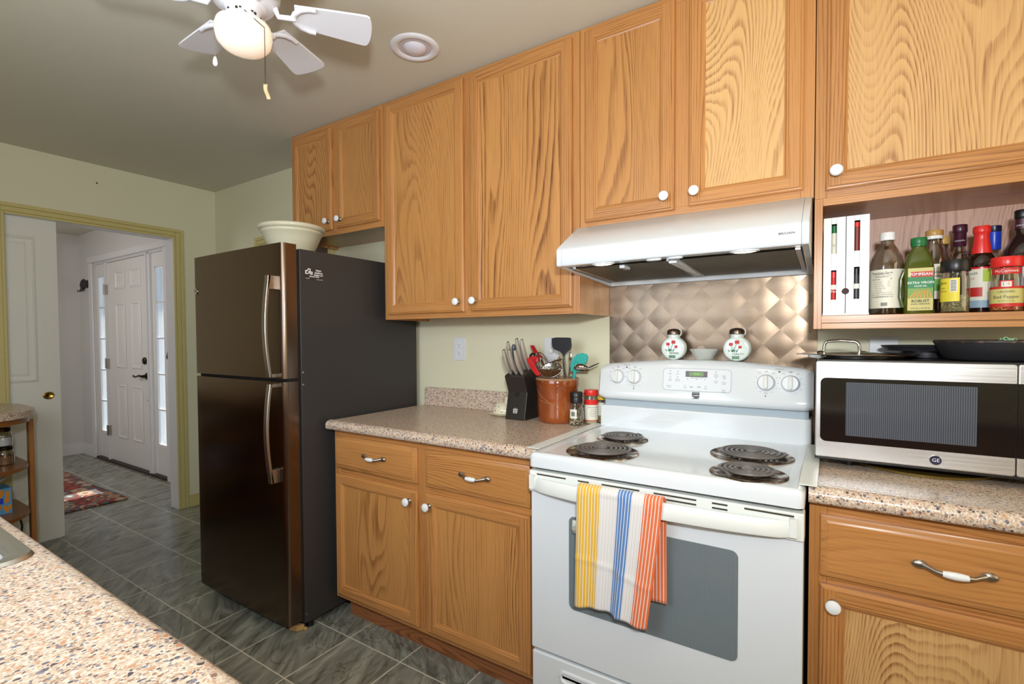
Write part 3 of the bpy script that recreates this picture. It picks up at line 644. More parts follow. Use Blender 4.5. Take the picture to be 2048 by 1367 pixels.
def framed(b, x0, x1, z0, z1, yb, t=.019, fwid=.052):
    """door with mitred edge profile, butt-jointed stiles and rails, stepped inner moulding and flat panel"""
    yf = yb - t
    def loop(i, y): return [(x0 + i, y, z0 + i), (x1 - i, y, z0 + i), (x1 - i, y, z1 - i), (x0 + i, y, z1 - i)]
    def ringband(prof, mv=0, mh=1):
        L = [loop(i, y) for i, y in prof]
        for a, c in zip(L, L[1:]):
            for k in range(4):
                b._add([a[k], a[(k + 1) % 4], c[(k + 1) % 4], c[k]], [(0, 1, 2, 3)], mh if k in (0, 2) else mv)
    ringband([(0, yb), (0, yf + .007), (.003, yf + .004), (.007, yf + .003), (.009, yf)])
    a, c = .009, fwid - .014
    b._add([(x0 + a, yf, z0 + a), (x0 + c, yf, z0 + a), (x0 + c, yf, z1 - a), (x0 + a, yf, z1 - a)], [(0, 1, 2, 3)], 0)
    b._add([(x1 - c, yf, z0 + a), (x1 - a, yf, z0 + a), (x1 - a, yf, z1 - a), (x1 - c, yf, z1 - a)], [(0, 1, 2, 3)], 0)
    for zz0, zz1 in ((z0 + a, z0 + c), (z1 - c, z1 - a)):
        b._add([(x0 + c, yf, zz0), (x1 - c, yf, zz0), (x1 - c, yf, zz1), (x0 + c, yf, zz1)], [(0, 1, 2, 3)], 1)
    ringband([(c, yf), (c + .002, yf + .003), (c + .006, yf + .0035), (c + .009, yf + .007), (fwid, yf + .0095)])
    L = loop(fwid, yf + .0095); b._add(L, [(0, 1, 2, 3)], 2)
    b._add(loop(0, yb), [(0, 3, 2, 1)], 0)
def cdoor(x0, x1, z0, z1, yb, parent, panel, kx=None, kz=None, lab=None):
    b = MB(); framed(b, x0, x1, z0, z1, yb)
    o = b.build('door', [M['oak_v'], M['oak_h'], panel], parent, smooth=25)
    if kx is not None: knob(kx, yb - .019, kz, o)
    return o
def cdrawer(x0, x1, z0, z1, yb, parent, px=None, pz=None):
    b = MB(); yf = yb - .019
    def loop(i, y): return [(x0 + i, y, z0 + i), (x1 - i, y, z0 + i), (x1 - i, y, z1 - i), (x0 + i, y, z1 - i)]
    L = [loop(i, y) for i, y in ((0, yb), (0, yf + .008), (.003, yf + .006), (.009, yf + .005), (.017, yf))]
    b.loft(L, cap=False); b._add(L[-1], [(0, 1, 2, 3)]); b._add(L[0], [(0, 3, 2, 1)])
    o = b.build('drawer', [M['oak_hd']], parent, smooth=25)
    if px: pull(px, yf, pz, o)
    return o
M['oak_hd'] = oak('oak_drawer_front', 'x', freq=70, amp=16, sc=7, k=.16, contrast=.6)
DP = .305
def upper(name, label, x0, x1, z0, z1, stile_c=None, wL=.03, wR=.03, top=.03, bot=.03):
    t = thing(name, label, 'cabinet', ((x0 + x1) / 2, -.15, z0))
    b = MB(); y1 = -.002; yi = -DP + .019
    b.box(x0, x0 + .013, yi, y1, z0, z1); b.box(x1 - .013, x1, yi, y1, z0, z1); b.box(x0 + .013, x1 - .013, -.01, y1, z0 + .02, z1 - .013)
    b.build('side_panels', M['oak_v'], t)
    b = MB(); b.box(x0 + .013, x1 - .013, yi, -.01, z0 + .012, z0 + .025); b.build('bottom_panel', M['oak_h'], t)
    b = MB(); b.box(x0 + .013, x1 - .013, yi, -.01, z1 - .013, z1); b.build('top_panel', M['oak_h'], t)
    b = MB(); b.box(x0, x0 + wL, -DP, yi, z0, z1); b.box(x1 - wR, x1, -DP, yi, z0, z1)
    if stile_c: b.box(stile_c[0], stile_c[1], -DP, yi, z0 + bot, z1 - top)
    b.box(x0 + wL, x1 - wR, -DP, yi, z0, z0 + bot, 1); b.box(x0 + wL, x1 - wR, -DP, yi, z1 - top, z1, 1)
    b.build('face_frame', [M['oak_v'], M['oak_h']], t, bevel=.0008, seg=1)
    return t
CT = 2.436
t = upper('wall_cabinet', 'short oak double door wall cabinet above the refrigerator', -1.816, -1.063, 1.837, CT, (-1.46, -1.39))
cdoor(-1.790, -1.445, 1.864, 2.410, -DP, t, M['oak_p'], -1.470, 1.908); cdoor(-1.408, -1.080, 1.866, 2.410, -DP, t, M['oak_p'], -1.372, 1.908)
t = upper('wall_cabinet', 'tall oak double door wall cabinet beside the range hood, above the knife block', -1.060, 0.0, 1.372, CT, (-.56, -.50), wL=.03, wR=.035)
cdoor(-1.030, -.553, 1.396, 2.414, -DP, t, M['oak_p'], -.578, 1.440); cdoor(-.514, -.028, 1.398, 2.416, -DP, t, M['oak_b'], -.487, 1.441)
t = upper('wall_cabinet', 'oak double door wall cabinet directly above the white range hood', .002, .761, 1.692, CT, (.345, .41), wL=.03, wR=.035)
cdoor(.026, .355, 1.712, 2.416, -DP, t, M['oak_p'], .328, 1.757); cdoor(.403, .733, 1.718, 2.416, -DP, t, M['oak_c'], .426, 1.759)
t = upper('wall_cabinet', 'pale oak single door wall cabinet above the open spice shelf', .763, 1.345, 1.686, CT, None, wL=.03, wR=.03)
cdoor(.790, 1.318, 1.706, 2.416, -DP, t, M['oak_c'], .816, 1.752)
# open spice shelf
t = thing('spice_shelf', 'open oak shelf box full of bottles under the right wall cabinet', 'shelf', (1.05, -.15, 1.302))
for q_ in (.763, 1.325): MB().box(q_, q_ + .020, -DP + .018, -.002, 1.302, 1.684).build('side_panel', M['oak_v'], t)
b = MB(); b.box(.783, 1.325, -DP + .018, -.002, 1.664, 1.684); b.build('top_panel', M['oak_h'], t)
b = MB(); b.box(.783, 1.325, -.012, -.002, 1.341, 1.664); b.build('back_panel', M['oak_pink'], t)
b = MB(); b.box(.783, 1.325, -DP - .001, -.002, 1.320, 1.341); b.build('shelf_board', M['oak_h'], t, bevel=.001)
b = MB(); b.box(.763, .784, -DP, -DP + .018, 1.302, 1.686); b.box(1.325, 1.345, -DP, -DP + .018, 1.302, 1.686); b.box(.784, 1.325, -DP, -DP + .018, 1.302, 1.319, 1); b.box(.784, 1.325, -DP, -DP + .018, 1.664, 1.686, 1)
b.build('face_frame', [M['oak_v'], M['oak_h']], t, bevel=.0008, seg=1)

# base cabinets
def basecab(label, x0, x1, center=None, yf=-.61):
    t = thing('base_cabinet', label, 'cabinet', ((x0 + x1) / 2, -.3, 0))
    yi = yf + .019; b = MB(); b.box(x0, x0 + .016, yi, -.004, .10, .875); b.box(x1 - .016, x1, yi, -.004, .10, .875); b.box(x0 + .016, x1 - .016, -.016, -.004, .10, .875); b.build('side_panels', M['oak_v'], t)
    b = MB(); b.box(x0 + .016, x1 - .016, yi, -.016, .10, .118); b.build('bottom_panel', M['oak_h'], t)
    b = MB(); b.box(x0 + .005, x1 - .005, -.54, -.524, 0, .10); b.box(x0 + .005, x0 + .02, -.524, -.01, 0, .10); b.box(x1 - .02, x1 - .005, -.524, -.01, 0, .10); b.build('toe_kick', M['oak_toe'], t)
    b = MB(); w = .038
    b.box(x0, x0 + w, yf, yi, .114, .875); b.box(x1 - w, x1, yf, yi, .114, .875)
    if center: b.box(center[0], center[1], yf, yi, .152, .845)
    b.box(x0 + w, x1 - w, yf, yi, .114, .152, 1); b.box(x0 + w, x1 - w, yf, yi, .845, .875, 1)
    for a, c in (((x0 + w, center[0]), (center[1], x1 - w)) if center else ((x0 + w, x1 - w),)): b.box(a, c, yf, yi, .675, .715, 1)
    b.build('face_frame', [M['oak_v'], M['oak_h']], t, bevel=.0008, seg=1); return t
t = basecab('oak base cabinet with two drawers and two doors between refrigerator and range', -1.065, -.018, (-.565, -.495))
cdrawer(-1.050, -.552, .708, .850, -.61, t, -.787, .784); cdrawer(-.508, -.036, .706, .850, -.61, t, -.262, .783)
cdoor(-1.045, -.550, .136, .680, -.61, t, M['oak_p'], -.586, .638); cdoor(-.506, -.036, .134, .680, -.61, t, M['oak_p'], -.482, .636)
t = basecab('oak base cabinet with one drawer and one door right of the range', .767, 1.345)
cdrawer(.791, 1.321, .696, .846, -.61, t, 1.036, .774); cdoor(.791, 1.321, .136, .676, -.61, t, M['oak_c'], .819, .637)
# countertops
def ctop(label, x0, x1, lip=True, lx0=None):
    b = MB(); r = .016
    pts = [(-.003, .876), (-.640, .876), (-.648, .884)]
    for i in range(7): a = PI + (PI / 2) * (-i / 6); pts.append((-.648 + r + r * math.cos(a), .901 + (r - .001) * math.sin(a) - .0))
    pts += [(-.60, .9135), (-.003, .9135)]
    # raised bullnose ridge near the front
    pts = [(-.003, .876), (-.640, .876), (-.647, .883), (-.648, .896), (-.645, .906), (-.638, .912), (-.628, .9155), (-.616, .916), (-.606, .9145), (-.596, .9135), (-.003, .9135)]
    b.prism(pts, 'x', x0, x1); t = b.build('countertop', M['lam'], smooth=50); tag(t, label, 'countertop')
    if lip:
        b = MB(); l0 = lx0 if lx0 is not None else x0
        pts = [(l0, .9135), (l0, .992)] + [(l0 + .014 - .014 * math.cos(a * PI / 12), .992 + .021 * math.sin(a * PI / 12)) for a in range(1, 7)] + [(x1, 1.013), (x1, .9135)]
        b.prism(pts, 'y', -.022, -.003); b.build('upstand', M['lam'], t, bevel=.003)
    return t
ctop('speckled tan laminate countertop between refrigerator and range', -1.080, -.003, True, -1.068)
ctop('speckled tan laminate countertop under the microwave', .766, 1.36, True)

# sink run under the camera
t = thing('base_cabinet', 'oak sink base cabinet below the long foreground counter', 'cabinet', (-.6, -2.1, 0))
b = MB(); b.box(-2.58, 1.6, -2.49, -1.80, .10, .76); b.box(-2.58, 1.6, -1.83, -1.80, .76, .872); b.box(-2.58, -2.55, -2.49, -1.83, .76, .872); b.box(1.57, 1.6, -2.49, -1.83, .76, .872); b.build('carcass', M['oak_v'], t)
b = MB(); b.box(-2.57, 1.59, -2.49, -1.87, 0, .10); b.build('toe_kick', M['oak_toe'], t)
b = MB(); R_ = .0
X0, X1, Y0, Y1 = -2.59, 1.62, -2.495, -1.75; sx0, sx1, sy0, sy1 = -1.125, -.312, -2.30, -1.775
def grid_hole(b, z0, z1):
    for q in ((X0, sx0, Y0, Y1), (sx1, X1, Y0, Y1), (sx0, sx1, Y0, sy0), (sx0, sx1, sy1, Y1)): b.box(*q, z0, z1)
prof = [(-1.80, .876), (-1.757, .876), (-1.751, .882), (-1.750, .896), (-1.753, .906), (-1.760, .912), (-1.774, .9135), (-1.80, .9135)]
for q in ((X0, sx0 + .02, Y0, -1.80), (sx1 - .02, X1, Y0, -1.80), (sx0 + .02, sx1 - .02, Y0, sy0 + .02)): b.box(*q, .876, .9135)
b.prism(prof, 'x', X0, X1)
t2 = b.build('countertop', M['lam'], smooth=50); tag(t2, 'long speckled pink-tan laminate counter in the left foreground holding the sink', 'countertop')
t = thing('kitchen_sink', 'stainless steel sink set into the foreground counter at lower left', 'sink', ((sx0 + sx1) / 2, -2.04, .914))
b = MB()
def lp(i, z, r=.04): return [(x, y, z) for x, y in rrect(sx0 + i, sx1 - i, sy0 + i, sy1 - i, max(r - i * .3, .012), 6)]
b.loft([lp(0, .9142), lp(.004, .920), (lp(.022, .920)), lp(.034, .913), lp(.05, .80, .06), lp(.075, .775, .06)], cap=False); L = lp(.075, .775, .06); b._add(L, [tuple(range(len(L)))])
b.build('basin', M['steel'], t, smooth=35)
b = MB(); b.lathe([(.04, .776), (.038, .779), (.03, .777), (.02, .7765)], ((sx0 + sx1) / 2, -2.04, 0), 24); b.build('drain', M['chrome'], t)

# curved end shelf unit by the doorway
t = thing('end_shelf_unit', 'rounded end shelf unit with laminate top beside the doorway', 'shelf', (-2.95, -1.5, 0))
def bez(o=0):
    pts = [(-3.285, -1.745), (-3.285, -1.40)]
    for i in range(9): a = PI - i / 8 * PI / 2; pts.append((-3.075 + (.21 - o) * math.cos(a), -1.40 + (.21 - o) * math.sin(a)))
    for i in range(13): a = PI / 2 - i / 12 * PI / 2; pts.append((-2.88 + (.275 - o) * math.cos(a), -1.46 + (.27 - o) * math.sin(a)))
    pts += [(-2.605 - o, -1.745)]; return pts
b = MB(); b.prism(bez(0), 'z', .876, .914); b.build('shelf_top', M['lam'], t, bevel=.004)
b = MB(); b.prism(bez(.02), 'z', .848, .876); b.build('top_rail', M['shelf_wood'], t)
for z in (.62, .37, .10):
    b = MB(); b.prism(bez(.03), 'z', z - .022, z); b.build('shelf', M['shelf_wood'], t, bevel=.003)
b = MB(); b.box(-2.890, -2.850, -1.218, -1.196, 0, .85); b.build('post', M['shelf_wood_v'], t, bevel=.002)
b = MB(); b.box(-3.285, -2.605, -1.765, -1.745, 0, .875); b.build('back_panel', M['shelf_wood_v'], t)
t = thing('base_cabinet', 'oak base cabinet along the left wall behind the end shelf', 'cabinet', (-2.95, -2.1, 0))
b = MB(); b.box(-3.285, -2.60, -2.49, -1.77, 0, .872); b.build('carcass', M['oak_v'], t)
tag(MB().box(-3.285, -2.595, -2.495, -1.747, .876, .914).build('countertop', M['lam'], bevel=.004), 'speckled laminate counter continuing along the left wall behind the end shelf', 'countertop')
# jars on the end shelf
def jar(x, y, z, lab, fill=None):
    t = thing('mason_jar', lab, 'jar', (x, y, z), None)
    b = MB(); b.lathe([(.036, 0), (.041, .004), (.042, .056), (.038, .070), (.033, .077), (.033, .086)], (x, y, z), 28); b.build('glass_body', M['glass'], t)
    if fill: b = MB(); b.lathe([(.001, .004), (.038, .005), (.039, .048), (.001, .049)], (x, y, z), 24); b.build('contents', fill, t)
    b = MB(); b.lathe([(.036, .078), (.0368, .094), (.033, .0965), (.004, .097)], (x, y, z), 28); b.build('lid', M['bronze'], t)
jar(-2.872, -1.312, .62, 'lower of two stacked glass jars on the end shelf', plain('tan_grain', (150, 110, 80), .8))
jar(-2.880, -1.316, .7178, 'upper of two stacked glass jars on the end shelf', M['tissue'])
t = thing('tissue_box', 'blue and orange patterned tissue box on the lower end shelf', 'tissue box', (-2.875, -1.36, .37))
b = MB(); b.box(-2.935, -2.815, -1.415, -1.297, .37, .505); b.build('carton', M['bluebox'], t, bevel=.001)
random.seed(4)
b = MB()
for k in range(26):
    u, v = random.random(), random.random(); w_ = .008 + .006 * random.random()
    b.lathe([(w_, 0), (w_ * .6, .0006), (.0005, .0007)], (-2.815, -1.405 + .10 * u, .382 + .112 * v), 7, 'x', sx=.7, sy=1.4)
b.build('leaf_print', M['orange'], t); b = MB()
for k in range(13):
    u, v = random.random(), random.random(); w_ = .008 + .006 * random.random(); b.lathe([(w_, 0), (w_ * .6, -.0006), (.0005, -.0007)], (-2.925 + .10 * v, -1.415, .382 + .112 * u), 7, 'y', sx=.7, sy=1.4)
b.build('leaf_print', M['orange'], t)
b = MB(); b.box(-2.8145, -2.8141, -1.40, -1.33, .425, .455); b.build('blue_band', M['bluefoil'], t)
b = MB(); b.grid(lambda u, v: (-2.885 + .05 * v * math.cos(u * 5) + .02 * u, -1.375 + .07 * u * (0.3 + .9 * v) + .03 * v, .503 + .085 * v + .008 * math.sin(u * 7 + v * 3)), 14, 10); b.build('tissue', M['tissue'], t, solid=.001)
b = MB(); b.tube([(-3.02, -1.34, .13), (-3.0, -1.32, .24), (-2.97, -1.29, .315), (-2.95, -1.262, .325), (-2.95, -1.240, .293), (-2.95, -1.233, .252), (-2.95, -1.237, .21), (-2.97, -1.26, .15), (-3.0, -1.30, .106)], .005, 8)
tag(b.build('power_cord', M['black']), 'black power cord looping under the lowest end shelf', 'cord')

# ================================================================== BACKSPLASH, OUTLETS
b = MB(); b.grid(lambda u, v: (.001 + .766 * u, -.0045, .93 + .575 * v), 8, 6); b.grid(lambda u, v: (.001 + .766 * u, -.001, .93 + .575 * v), 1, 1)
o = b.build('backsplash_panel', M['quilt']); tag(o, 'quilted diamond pattern stainless steel panel on the wall behind the range', 'backsplash')
def plate(x, z, w, h, lab, cat='outlet', kind='duplex', y=0):
    t = thing('wall_outlet' if kind == 'duplex' else 'wall_plate', lab, cat, (x, y, z))
    b = MB(); b.box(x - w / 2, x + w / 2, y - .006, y - .0005, z - h / 2, z + h / 2); b.build('cover_plate', M['plastic'], t, bevel=.002)
    if kind == 'duplex':
        for dz in (.020, -.020):
            b = MB(); b.prism([(x + .017 * math.cos(a * PI / 10) * (1 if abs(math.cos(a * PI / 10)) < .9 else .95), z + dz + .014 * math.sin(a * PI / 10)) for a in range(20)], 'y', y - .0075, y - .005); r = b.build('receptacle', M['porcelain'], t)
            b = MB(); b.box(x - .0078, x - .0055, y - .0080, y - .0070, z + dz - .002, z + dz + .008); b.box(x + .0055, x + .0078, y - .0080, y - .0070, z + dz - .001, z + dz + .007); b.lathe([(.003, -.0080), (.003, -.0070)], (x, y, z + dz - .008), 10, 'y'); b.build('slots', M['black'], r)
    if kind == 'rocker':
        b = MB(); b.lathe([(.016, -.006), (.013, -.016), (.004, -.018)], (x, y, z), 18, 'y'); b.build('dimmer_knob', M['cream_plastic'], t)
    return t
plate(-.833, 1.222, .075, .120, 'white duplex outlet on the wall left of the knife block', kind='duplex')
plate(-.285, 1.220, .075, .120, 'white wall plate with a round knob behind the black turner', 'wall plate', 'rocker')
plate(.955, 1.222, .078, .112, 'grey wall plate behind the steel pan lid on the microwave', 'wall plate', 'blank')

# ================================================================== RANGE HOOD
t = thing('range_hood', 'white under cabinet range hood above the stove', 'range hood', (.38, -.25, 1.5))
x0, x1 = .001, .757
prof = [(-.004, 1.690), (-.335, 1.690), (-.492, 1.592), (-.500, 1.583), (-.500, 1.533), (-.496, 1.527), (-.455, 1.527), (-.43, 1.545), (-.05, 1.545), (-.03, 1.497), (-.004, 1.497)]
b = MB(); b.prism(prof, 'x', x0 + .018, x1 - .018)
side = [(-.004, 1.690), (-.335, 1.690), (-.492, 1.592), (-.500, 1.583), (-.500, 1.533), (-.496, 1.527), (-.03, 1.497), (-.004, 1.497)]
b.prism(side, 'x', x0, x0 + .018); b.prism(side, 'x', x1 - .018, x1)
b.build('hood_shell', M['hoodw'], t, bevel=.0025)
for a, c in ((.045, .372), (.400, .728)):
    b = MB()
    b._add([(a, -.440, 1.5235), (c, -.440, 1.5235), (c, -.060, 1.512), (a, -.060, 1.512)], [(0, 1, 2, 3)])
    b._add([(a, -.440, 1.5265), (c, -.440, 1.5265), (c, -.060, 1.515), (a, -.060, 1.515)], [(0, 1, 2, 3)]); f = b.build('grease_filter', M['mesh'], t)
    for q in ((a - .006, a + .006, -.446, -.056), (c - .006, c + .006, -.446, -.056)): b = MB(); b._add([(q[0], q[2], 1.522), (q[1], q[2], 1.522), (q[1], q[3], 1.510), (q[0], q[3], 1.510), (q[0], q[2], 1.53), (q[1], q[2], 1.53), (q[1], q[3], 1.518), (q[0], q[3], 1.518)], [(0, 1, 2, 3), (7, 6, 5, 4), (0, 4, 5, 1), (1, 5, 6, 2), (2, 6, 7, 3), (3, 7, 4, 0)]); b.build('filter_frame', M['steel'], f)
b = MB(); b.box(.374, .398, -.446, -.05, 1.514, 1.545); b.build('divider', M['hoodw'], t)
b = MB(); b.box(.205, .222, -.430, -.375, 1.514, 1.525); b.build('filter_latch', M['hoodw'], t)
for hx in (.165, .597):
    b = MB(); b.lathe([(.040, 1.5275), (.040, 1.5240), (.033, 1.5225), (.030, 1.5245)], (hx, -.476, 0), 28, sx=1, sy=.5); l = b.build('lamp_ring', M['plastic'], t)
    b = MB(); b.lathe([(.031, 1.5245), (.022, 1.5215), (.002, 1.5205)], (hx, -.476, 0), 24, sx=1, sy=.5); b.build('lamp_lens', M['lens'], l)
for hx in (.335, .400):
    b = MB(); b.lathe([(.024, 1.527), (.024, 1.5225), (.019, 1.521)], (hx, -.476, 0), 20, sx=1, sy=.42); b.build('switch_cap', M['plastic'], t)
text('BROAN', .0085, (.704, -.5005, 1.5600), (1, 0, 0), (0, 0, 1), M['text_dark'], t, 'brand_lettering', bold=.02, sx=1.35)

# ================================================================== ELECTRIC RANGE
t = thing('electric_range', 'white freestanding electric coil range between the counters', 'stove', (.383, -.35, 0)); RX0, RX1 = .006, .760
b = MB(); b.box(RX0 + .004, RX1 - .004, -.645, -.012, .03, .868); b.build('oven_body', M['enamel'], t, bevel=.002)
for fx in (.04, .72):
    for fy in (-.60, -.06):
        b = MB(); b.lathe([(.016, 0), (.016, .03)], (fx, fy, 0), 12); b.build('levelling_foot', M['black'], t)
b = MB(); b.box(RX0 + .006, RX1 - .006, -.668, -.640, .850, .8735); b.build('dark_gap_strip', M['dark'], t)  # black strip painted in as the shade of the gap under the cooktop
# cooktop: shell with raised rim and four burner openings drawn as recess pans on top
b = MB()
def cl(i, z, r=.018): return [(x, y, z) for x, y in rrect(RX0 + i, RX1 - i, -.703 + i, -.085, max(r - i, .004), 5)]
b.loft([cl(0, .874), cl(0, .905), cl(.003, .913), cl(.010, .918), (cl(.022, .919)), cl(.030, .9165), cl(.040, .915)], cap=False)
L = cl(.040, .915); b._add(L, [tuple(range(len(L)))]); L = cl(0, .874); b._add(L, [tuple(range(len(L)))[::-1]])
b.build('cooktop', M['enamel'], t, smooth=50)
def burner(cx, cy, R, turns, coilR, ph):
    b = MB(); z = .9155
    b.lathe([(R, z), (R, z + .0025), (R - .004, z + .0045), (R - .010, z + .0035), (R - .016, z + .001), (R - .05, z + .0006), (.012, z + .0004)], (cx, cy, 0), 56); d = b.build('drip_pan', M['drip'], t, smooth=60)
    b = MB(); path = []; n = int(turns * 40)
    for i in range(n + 1):
        a = ph + i / 40 * 2 * PI; r = .020 + (coilR - .020) * i / n; path.append((cx + r * math.cos(a), cy + r * math.sin(a), z + .0125))
    a = ph + turns * 2 * PI
    path.append((cx + (coilR) * math.cos(a + .1), cy + coilR * math.sin(a + .1), z + .010)); path.append((cx + (coilR + .004) * math.cos(a + .25), cy + (coilR + .004) * math.sin(a + .25), z + .004))
    b.tube(path, .0047, 8, flat=.8); c_ = b.build('heating_coil', M['coil'], d)
    b = MB(); b.lathe([(.016, z + .015), (.016, z + .011)], (cx, cy, 0), 20)
    for k in range(3):
        a = ph + k * 2 * PI / 3; dx, dy = math.cos(a), math.sin(a); nx, ny = -dy * .002, dx * .002
        b._add([(cx + nx, cy + ny, z + .003), (cx - nx, cy - ny, z + .003), (cx + dx * coilR - nx, cy + dy * coilR - ny, z + .003), (cx + dx * coilR + nx, cy + dy * coilR + ny, z + .003),
                (cx + nx, cy + ny, z + .0085), (cx - nx, cy - ny, z + .0085), (cx + dx * coilR - nx, cy + dy * coilR - ny, z + .0085), (cx + dx * coilR + nx, cy + dy * coilR + ny, z + .0085)], [(0, 1, 2, 3), (7, 6, 5, 4), (0, 4, 5, 1), (1, 5, 6, 2), (2, 6, 7, 3), (3, 7, 4, 0)])
    b.build('coil_support', M['coil'], d)
burner(.200, -.568, .114, 5, .090, 2.2); burner(.183, -.342, .090, 4, .070, 1.0); burner(.606, -.372, .117, 5, .092, .3); burner(.626, -.598, .096, 4, .072, 4.0)
# back guard
b = MB(); b.box(RX0 + .002, RX1 - .002, -.125, -.012, .868, 1.003); b.build('rear_panel', M['enamel'], t, bevel=.006)
b = MB(); b.box(RX0 + .012, RX1 - .012, -.095, -.012, 1.003, 1.03); b.build('rear_vent', plain('light_grey_recess', (176, 188, 196), .5), t)
rings = []; NX = 28
for i in range(NX + 1):
    u = i / NX; x = RX0 - .004 + (RX1 - RX0 + .006) * u; e = 1 - ((u - .5) / .5) ** 2
    zt = 1.166 + .026 * e; r = .016
    edge = min(u, 1 - u); k = 1 - max(0, (.022 - edge) / .022) ** 2 * .10     # rounds the two ends
    zc = 1.092
    pts = [(-.012, 1.024), (-.080, 1.024), (-.112, 1.028), (-.126, 1.036), (-.130, 1.048), (-.124, 1.062), (-.108, zt - .020), (-.100, zt - .008), (-.088, zt), (-.070, zt + .001), (-.012, zt - .006)]
    rings.append([(x, -.07 + (y + .07) * (1 if k == 1 else k), zc + (z - zc) * k) for y, z in pts])
b = MB(); b.loft(rings); bgd = b.build('control_panel', M['enamel'], t, smooth=60)
def onface(x, z, off=.0): # point on sloping control face
    zt = 1.166 + .026 * (1 - ((x - .383) / .38) ** 2); f = (z - 1.062) / (zt - .020 - 1.062); return (x, -.124 + .016 * f - off, z)
nf = Vector((0, -1, .15)).normalized()
fup = Vector((0, .15, 1)).normalized()
for kx, kz in ((.080, 1.121), (.150, 1.122), (.620, 1.120), (.694, 1.120)):
    p = Vector(onface(kx, kz)); b = MB()
    def ringk(r, h): return [tuple(p + nf * h + Vector((1, 0, 0)) * r * math.cos(2 * PI * i / 28) + fup * r * math.sin(2 * PI * i / 28)) for i in range(28)]
    b.loft([ringk(.0285, 0), ringk(.0285, .004), ringk(.0265, .006), ringk(.0255, .014), ringk(.0235, .0165)]); kn = b.build('control_knob', M['plastic'], t, smooth=50)
    b = MB(); g = []
    for dx, dz in rrect(-.0065, .0065, -.0235, .0235, .005, 4): g.append((dx, dz))
    b.loft([[tuple(p + nf * h + Vector((dx * s2, 0, 0)) + fup * dz * s2) for dx, dz in g] for h, s2 in ((.012, 1), (.024, .98), (.0262, .85))]); b.build('knob_grip', M['cream_plastic'], kn)
    mk = MB()
    for j in range(11):
        a = -PI / 2 + .5 + j * (2 * PI - 1.0) / 10; q = p + nf * .0006 + Vector((.037 * math.cos(a), 0, 0)) + fup * (.037 * math.sin(a)); s3 = .0011
        mk._add([tuple(q + Vector((s3 * cx_, 0, 0)) + fup * s3 * cz_) for cx_, cz_ in ((-1, -1), (1, -1), (1, 1), (-1, 1))], [(0, 1, 2, 3)])
    for (dx, dz, s3) in ((0, -.047, .003),):
        q = p + nf * .0006 + Vector((dx, 0, 0)) + fup * dz; mk._add([tuple(q + Vector((s3 * cx_, 0, 0)) + fup * s3 * cz_) for cx_, cz_ in ((-1, -1), (.3, -1), (.3, 1), (-1, 1))], [(0, 1, 2, 3)])
    mk.build('knob_markings', M['text_grey'], bgd)
    text('OFF', .0062, tuple(p + fup * .0395 + nf * .0002), (1, 0, 0), fup, M['text_grey'], bgd, 'knob_lettering'); text('HI', .0055, tuple(p + fup * .034 + Vector((-.024, 0, 0)) + nf * .0002), (1, 0, 0), fup, M['text_grey'], bgd, 'knob_lettering'); text('LO', .0055, tuple(p + fup * .034 + Vector((.024, 0, 0)) + nf * .0002), (1, 0, 0), fup, M['text_grey'], bgd, 'knob_lettering'); text('MED', .0055, tuple(p + fup * -.0375 + nf * .0002), (1, 0, 0), fup, M['text_grey'], bgd, 'knob_lettering')
for kx in (.116, .660):
    q = Vector(onface(kx, 1.159)); b = MB(); b.loft([[tuple(q + nf * h + Vector((.003 * math.cos(a * PI / 6), 0, 0)) + fup * .003 * math.sin(a * PI / 6)) for a in range(12)] for h in (0, .0012)]); b.build('indicator_light', M['black'], bgd)
    text('SURFACE ON', .0045, tuple(q + fup * .009 + nf * .0002), (1, 0, 0), fup, M['text_grey'], bgd, 'knob_lettering')
def fring(pts, h0, h1, b):
    b.loft([[tuple(Vector(onface(.386, 1.118)) + nf * h + Vector((dx, 0, 0)) + fup * dz) for dx, dz in pts] for h in (h0, h1)])
b = MB(); fring(rrect(-.122, .122, -.041, .043, .014), -.0005, .0012, b); kp = b.build('keypad_panel', M['plastic'], bgd, bevel=.0006)
b = MB(); P0 = rrect(-.1225, .1225, -.0415, .0435, .014); P1 = rrect(-.1205, .1205, -.0395, .0415, .013)
O = Vector(onface(.386, 1.118))
for i in range(len(P0)):
    j = (i + 1) % len(P0); b._add([tuple(O + nf * .0015 + Vector((p_[0], 0, 0)) + fup * p_[1]) for p_ in (P0[i], P0[j], P1[j], P1[i])], [(0, 1, 2, 3)])
b.build('keypad_border', plain('pale_grey_line', (186, 192, 198), .5), kp)
def fpl(dx0, dx1, dz0, dz1, h, mat, nm, par=kp):
    b = MB(); b.loft([[tuple(O + nf * hh + Vector((dx, 0, 0)) + fup * dz) for dx, dz in ((dx0, dz0), (dx1, dz0), (dx1, dz1), (dx0, dz1))] for hh in (0, h)]); return b.build(nm, mat, par)
dsp = fpl(-.038, .040, .012, .034, .0022, plain('display_bezel', (88, 72, 66), .3), 'display'); fpl(-.025, .027, .016, .031, .0028, M['lcd'], 'display_digits', dsp)
text('12:00', .0105, tuple(O + nf * .0029 + fup * .0235 + Vector((.001, 0, 0))), (1, 0, 0), fup, plain('lcd_digits', (150, 210, 90), .4, emit=(150, 220, 80), es=.3), dsp, 'clock_digits')
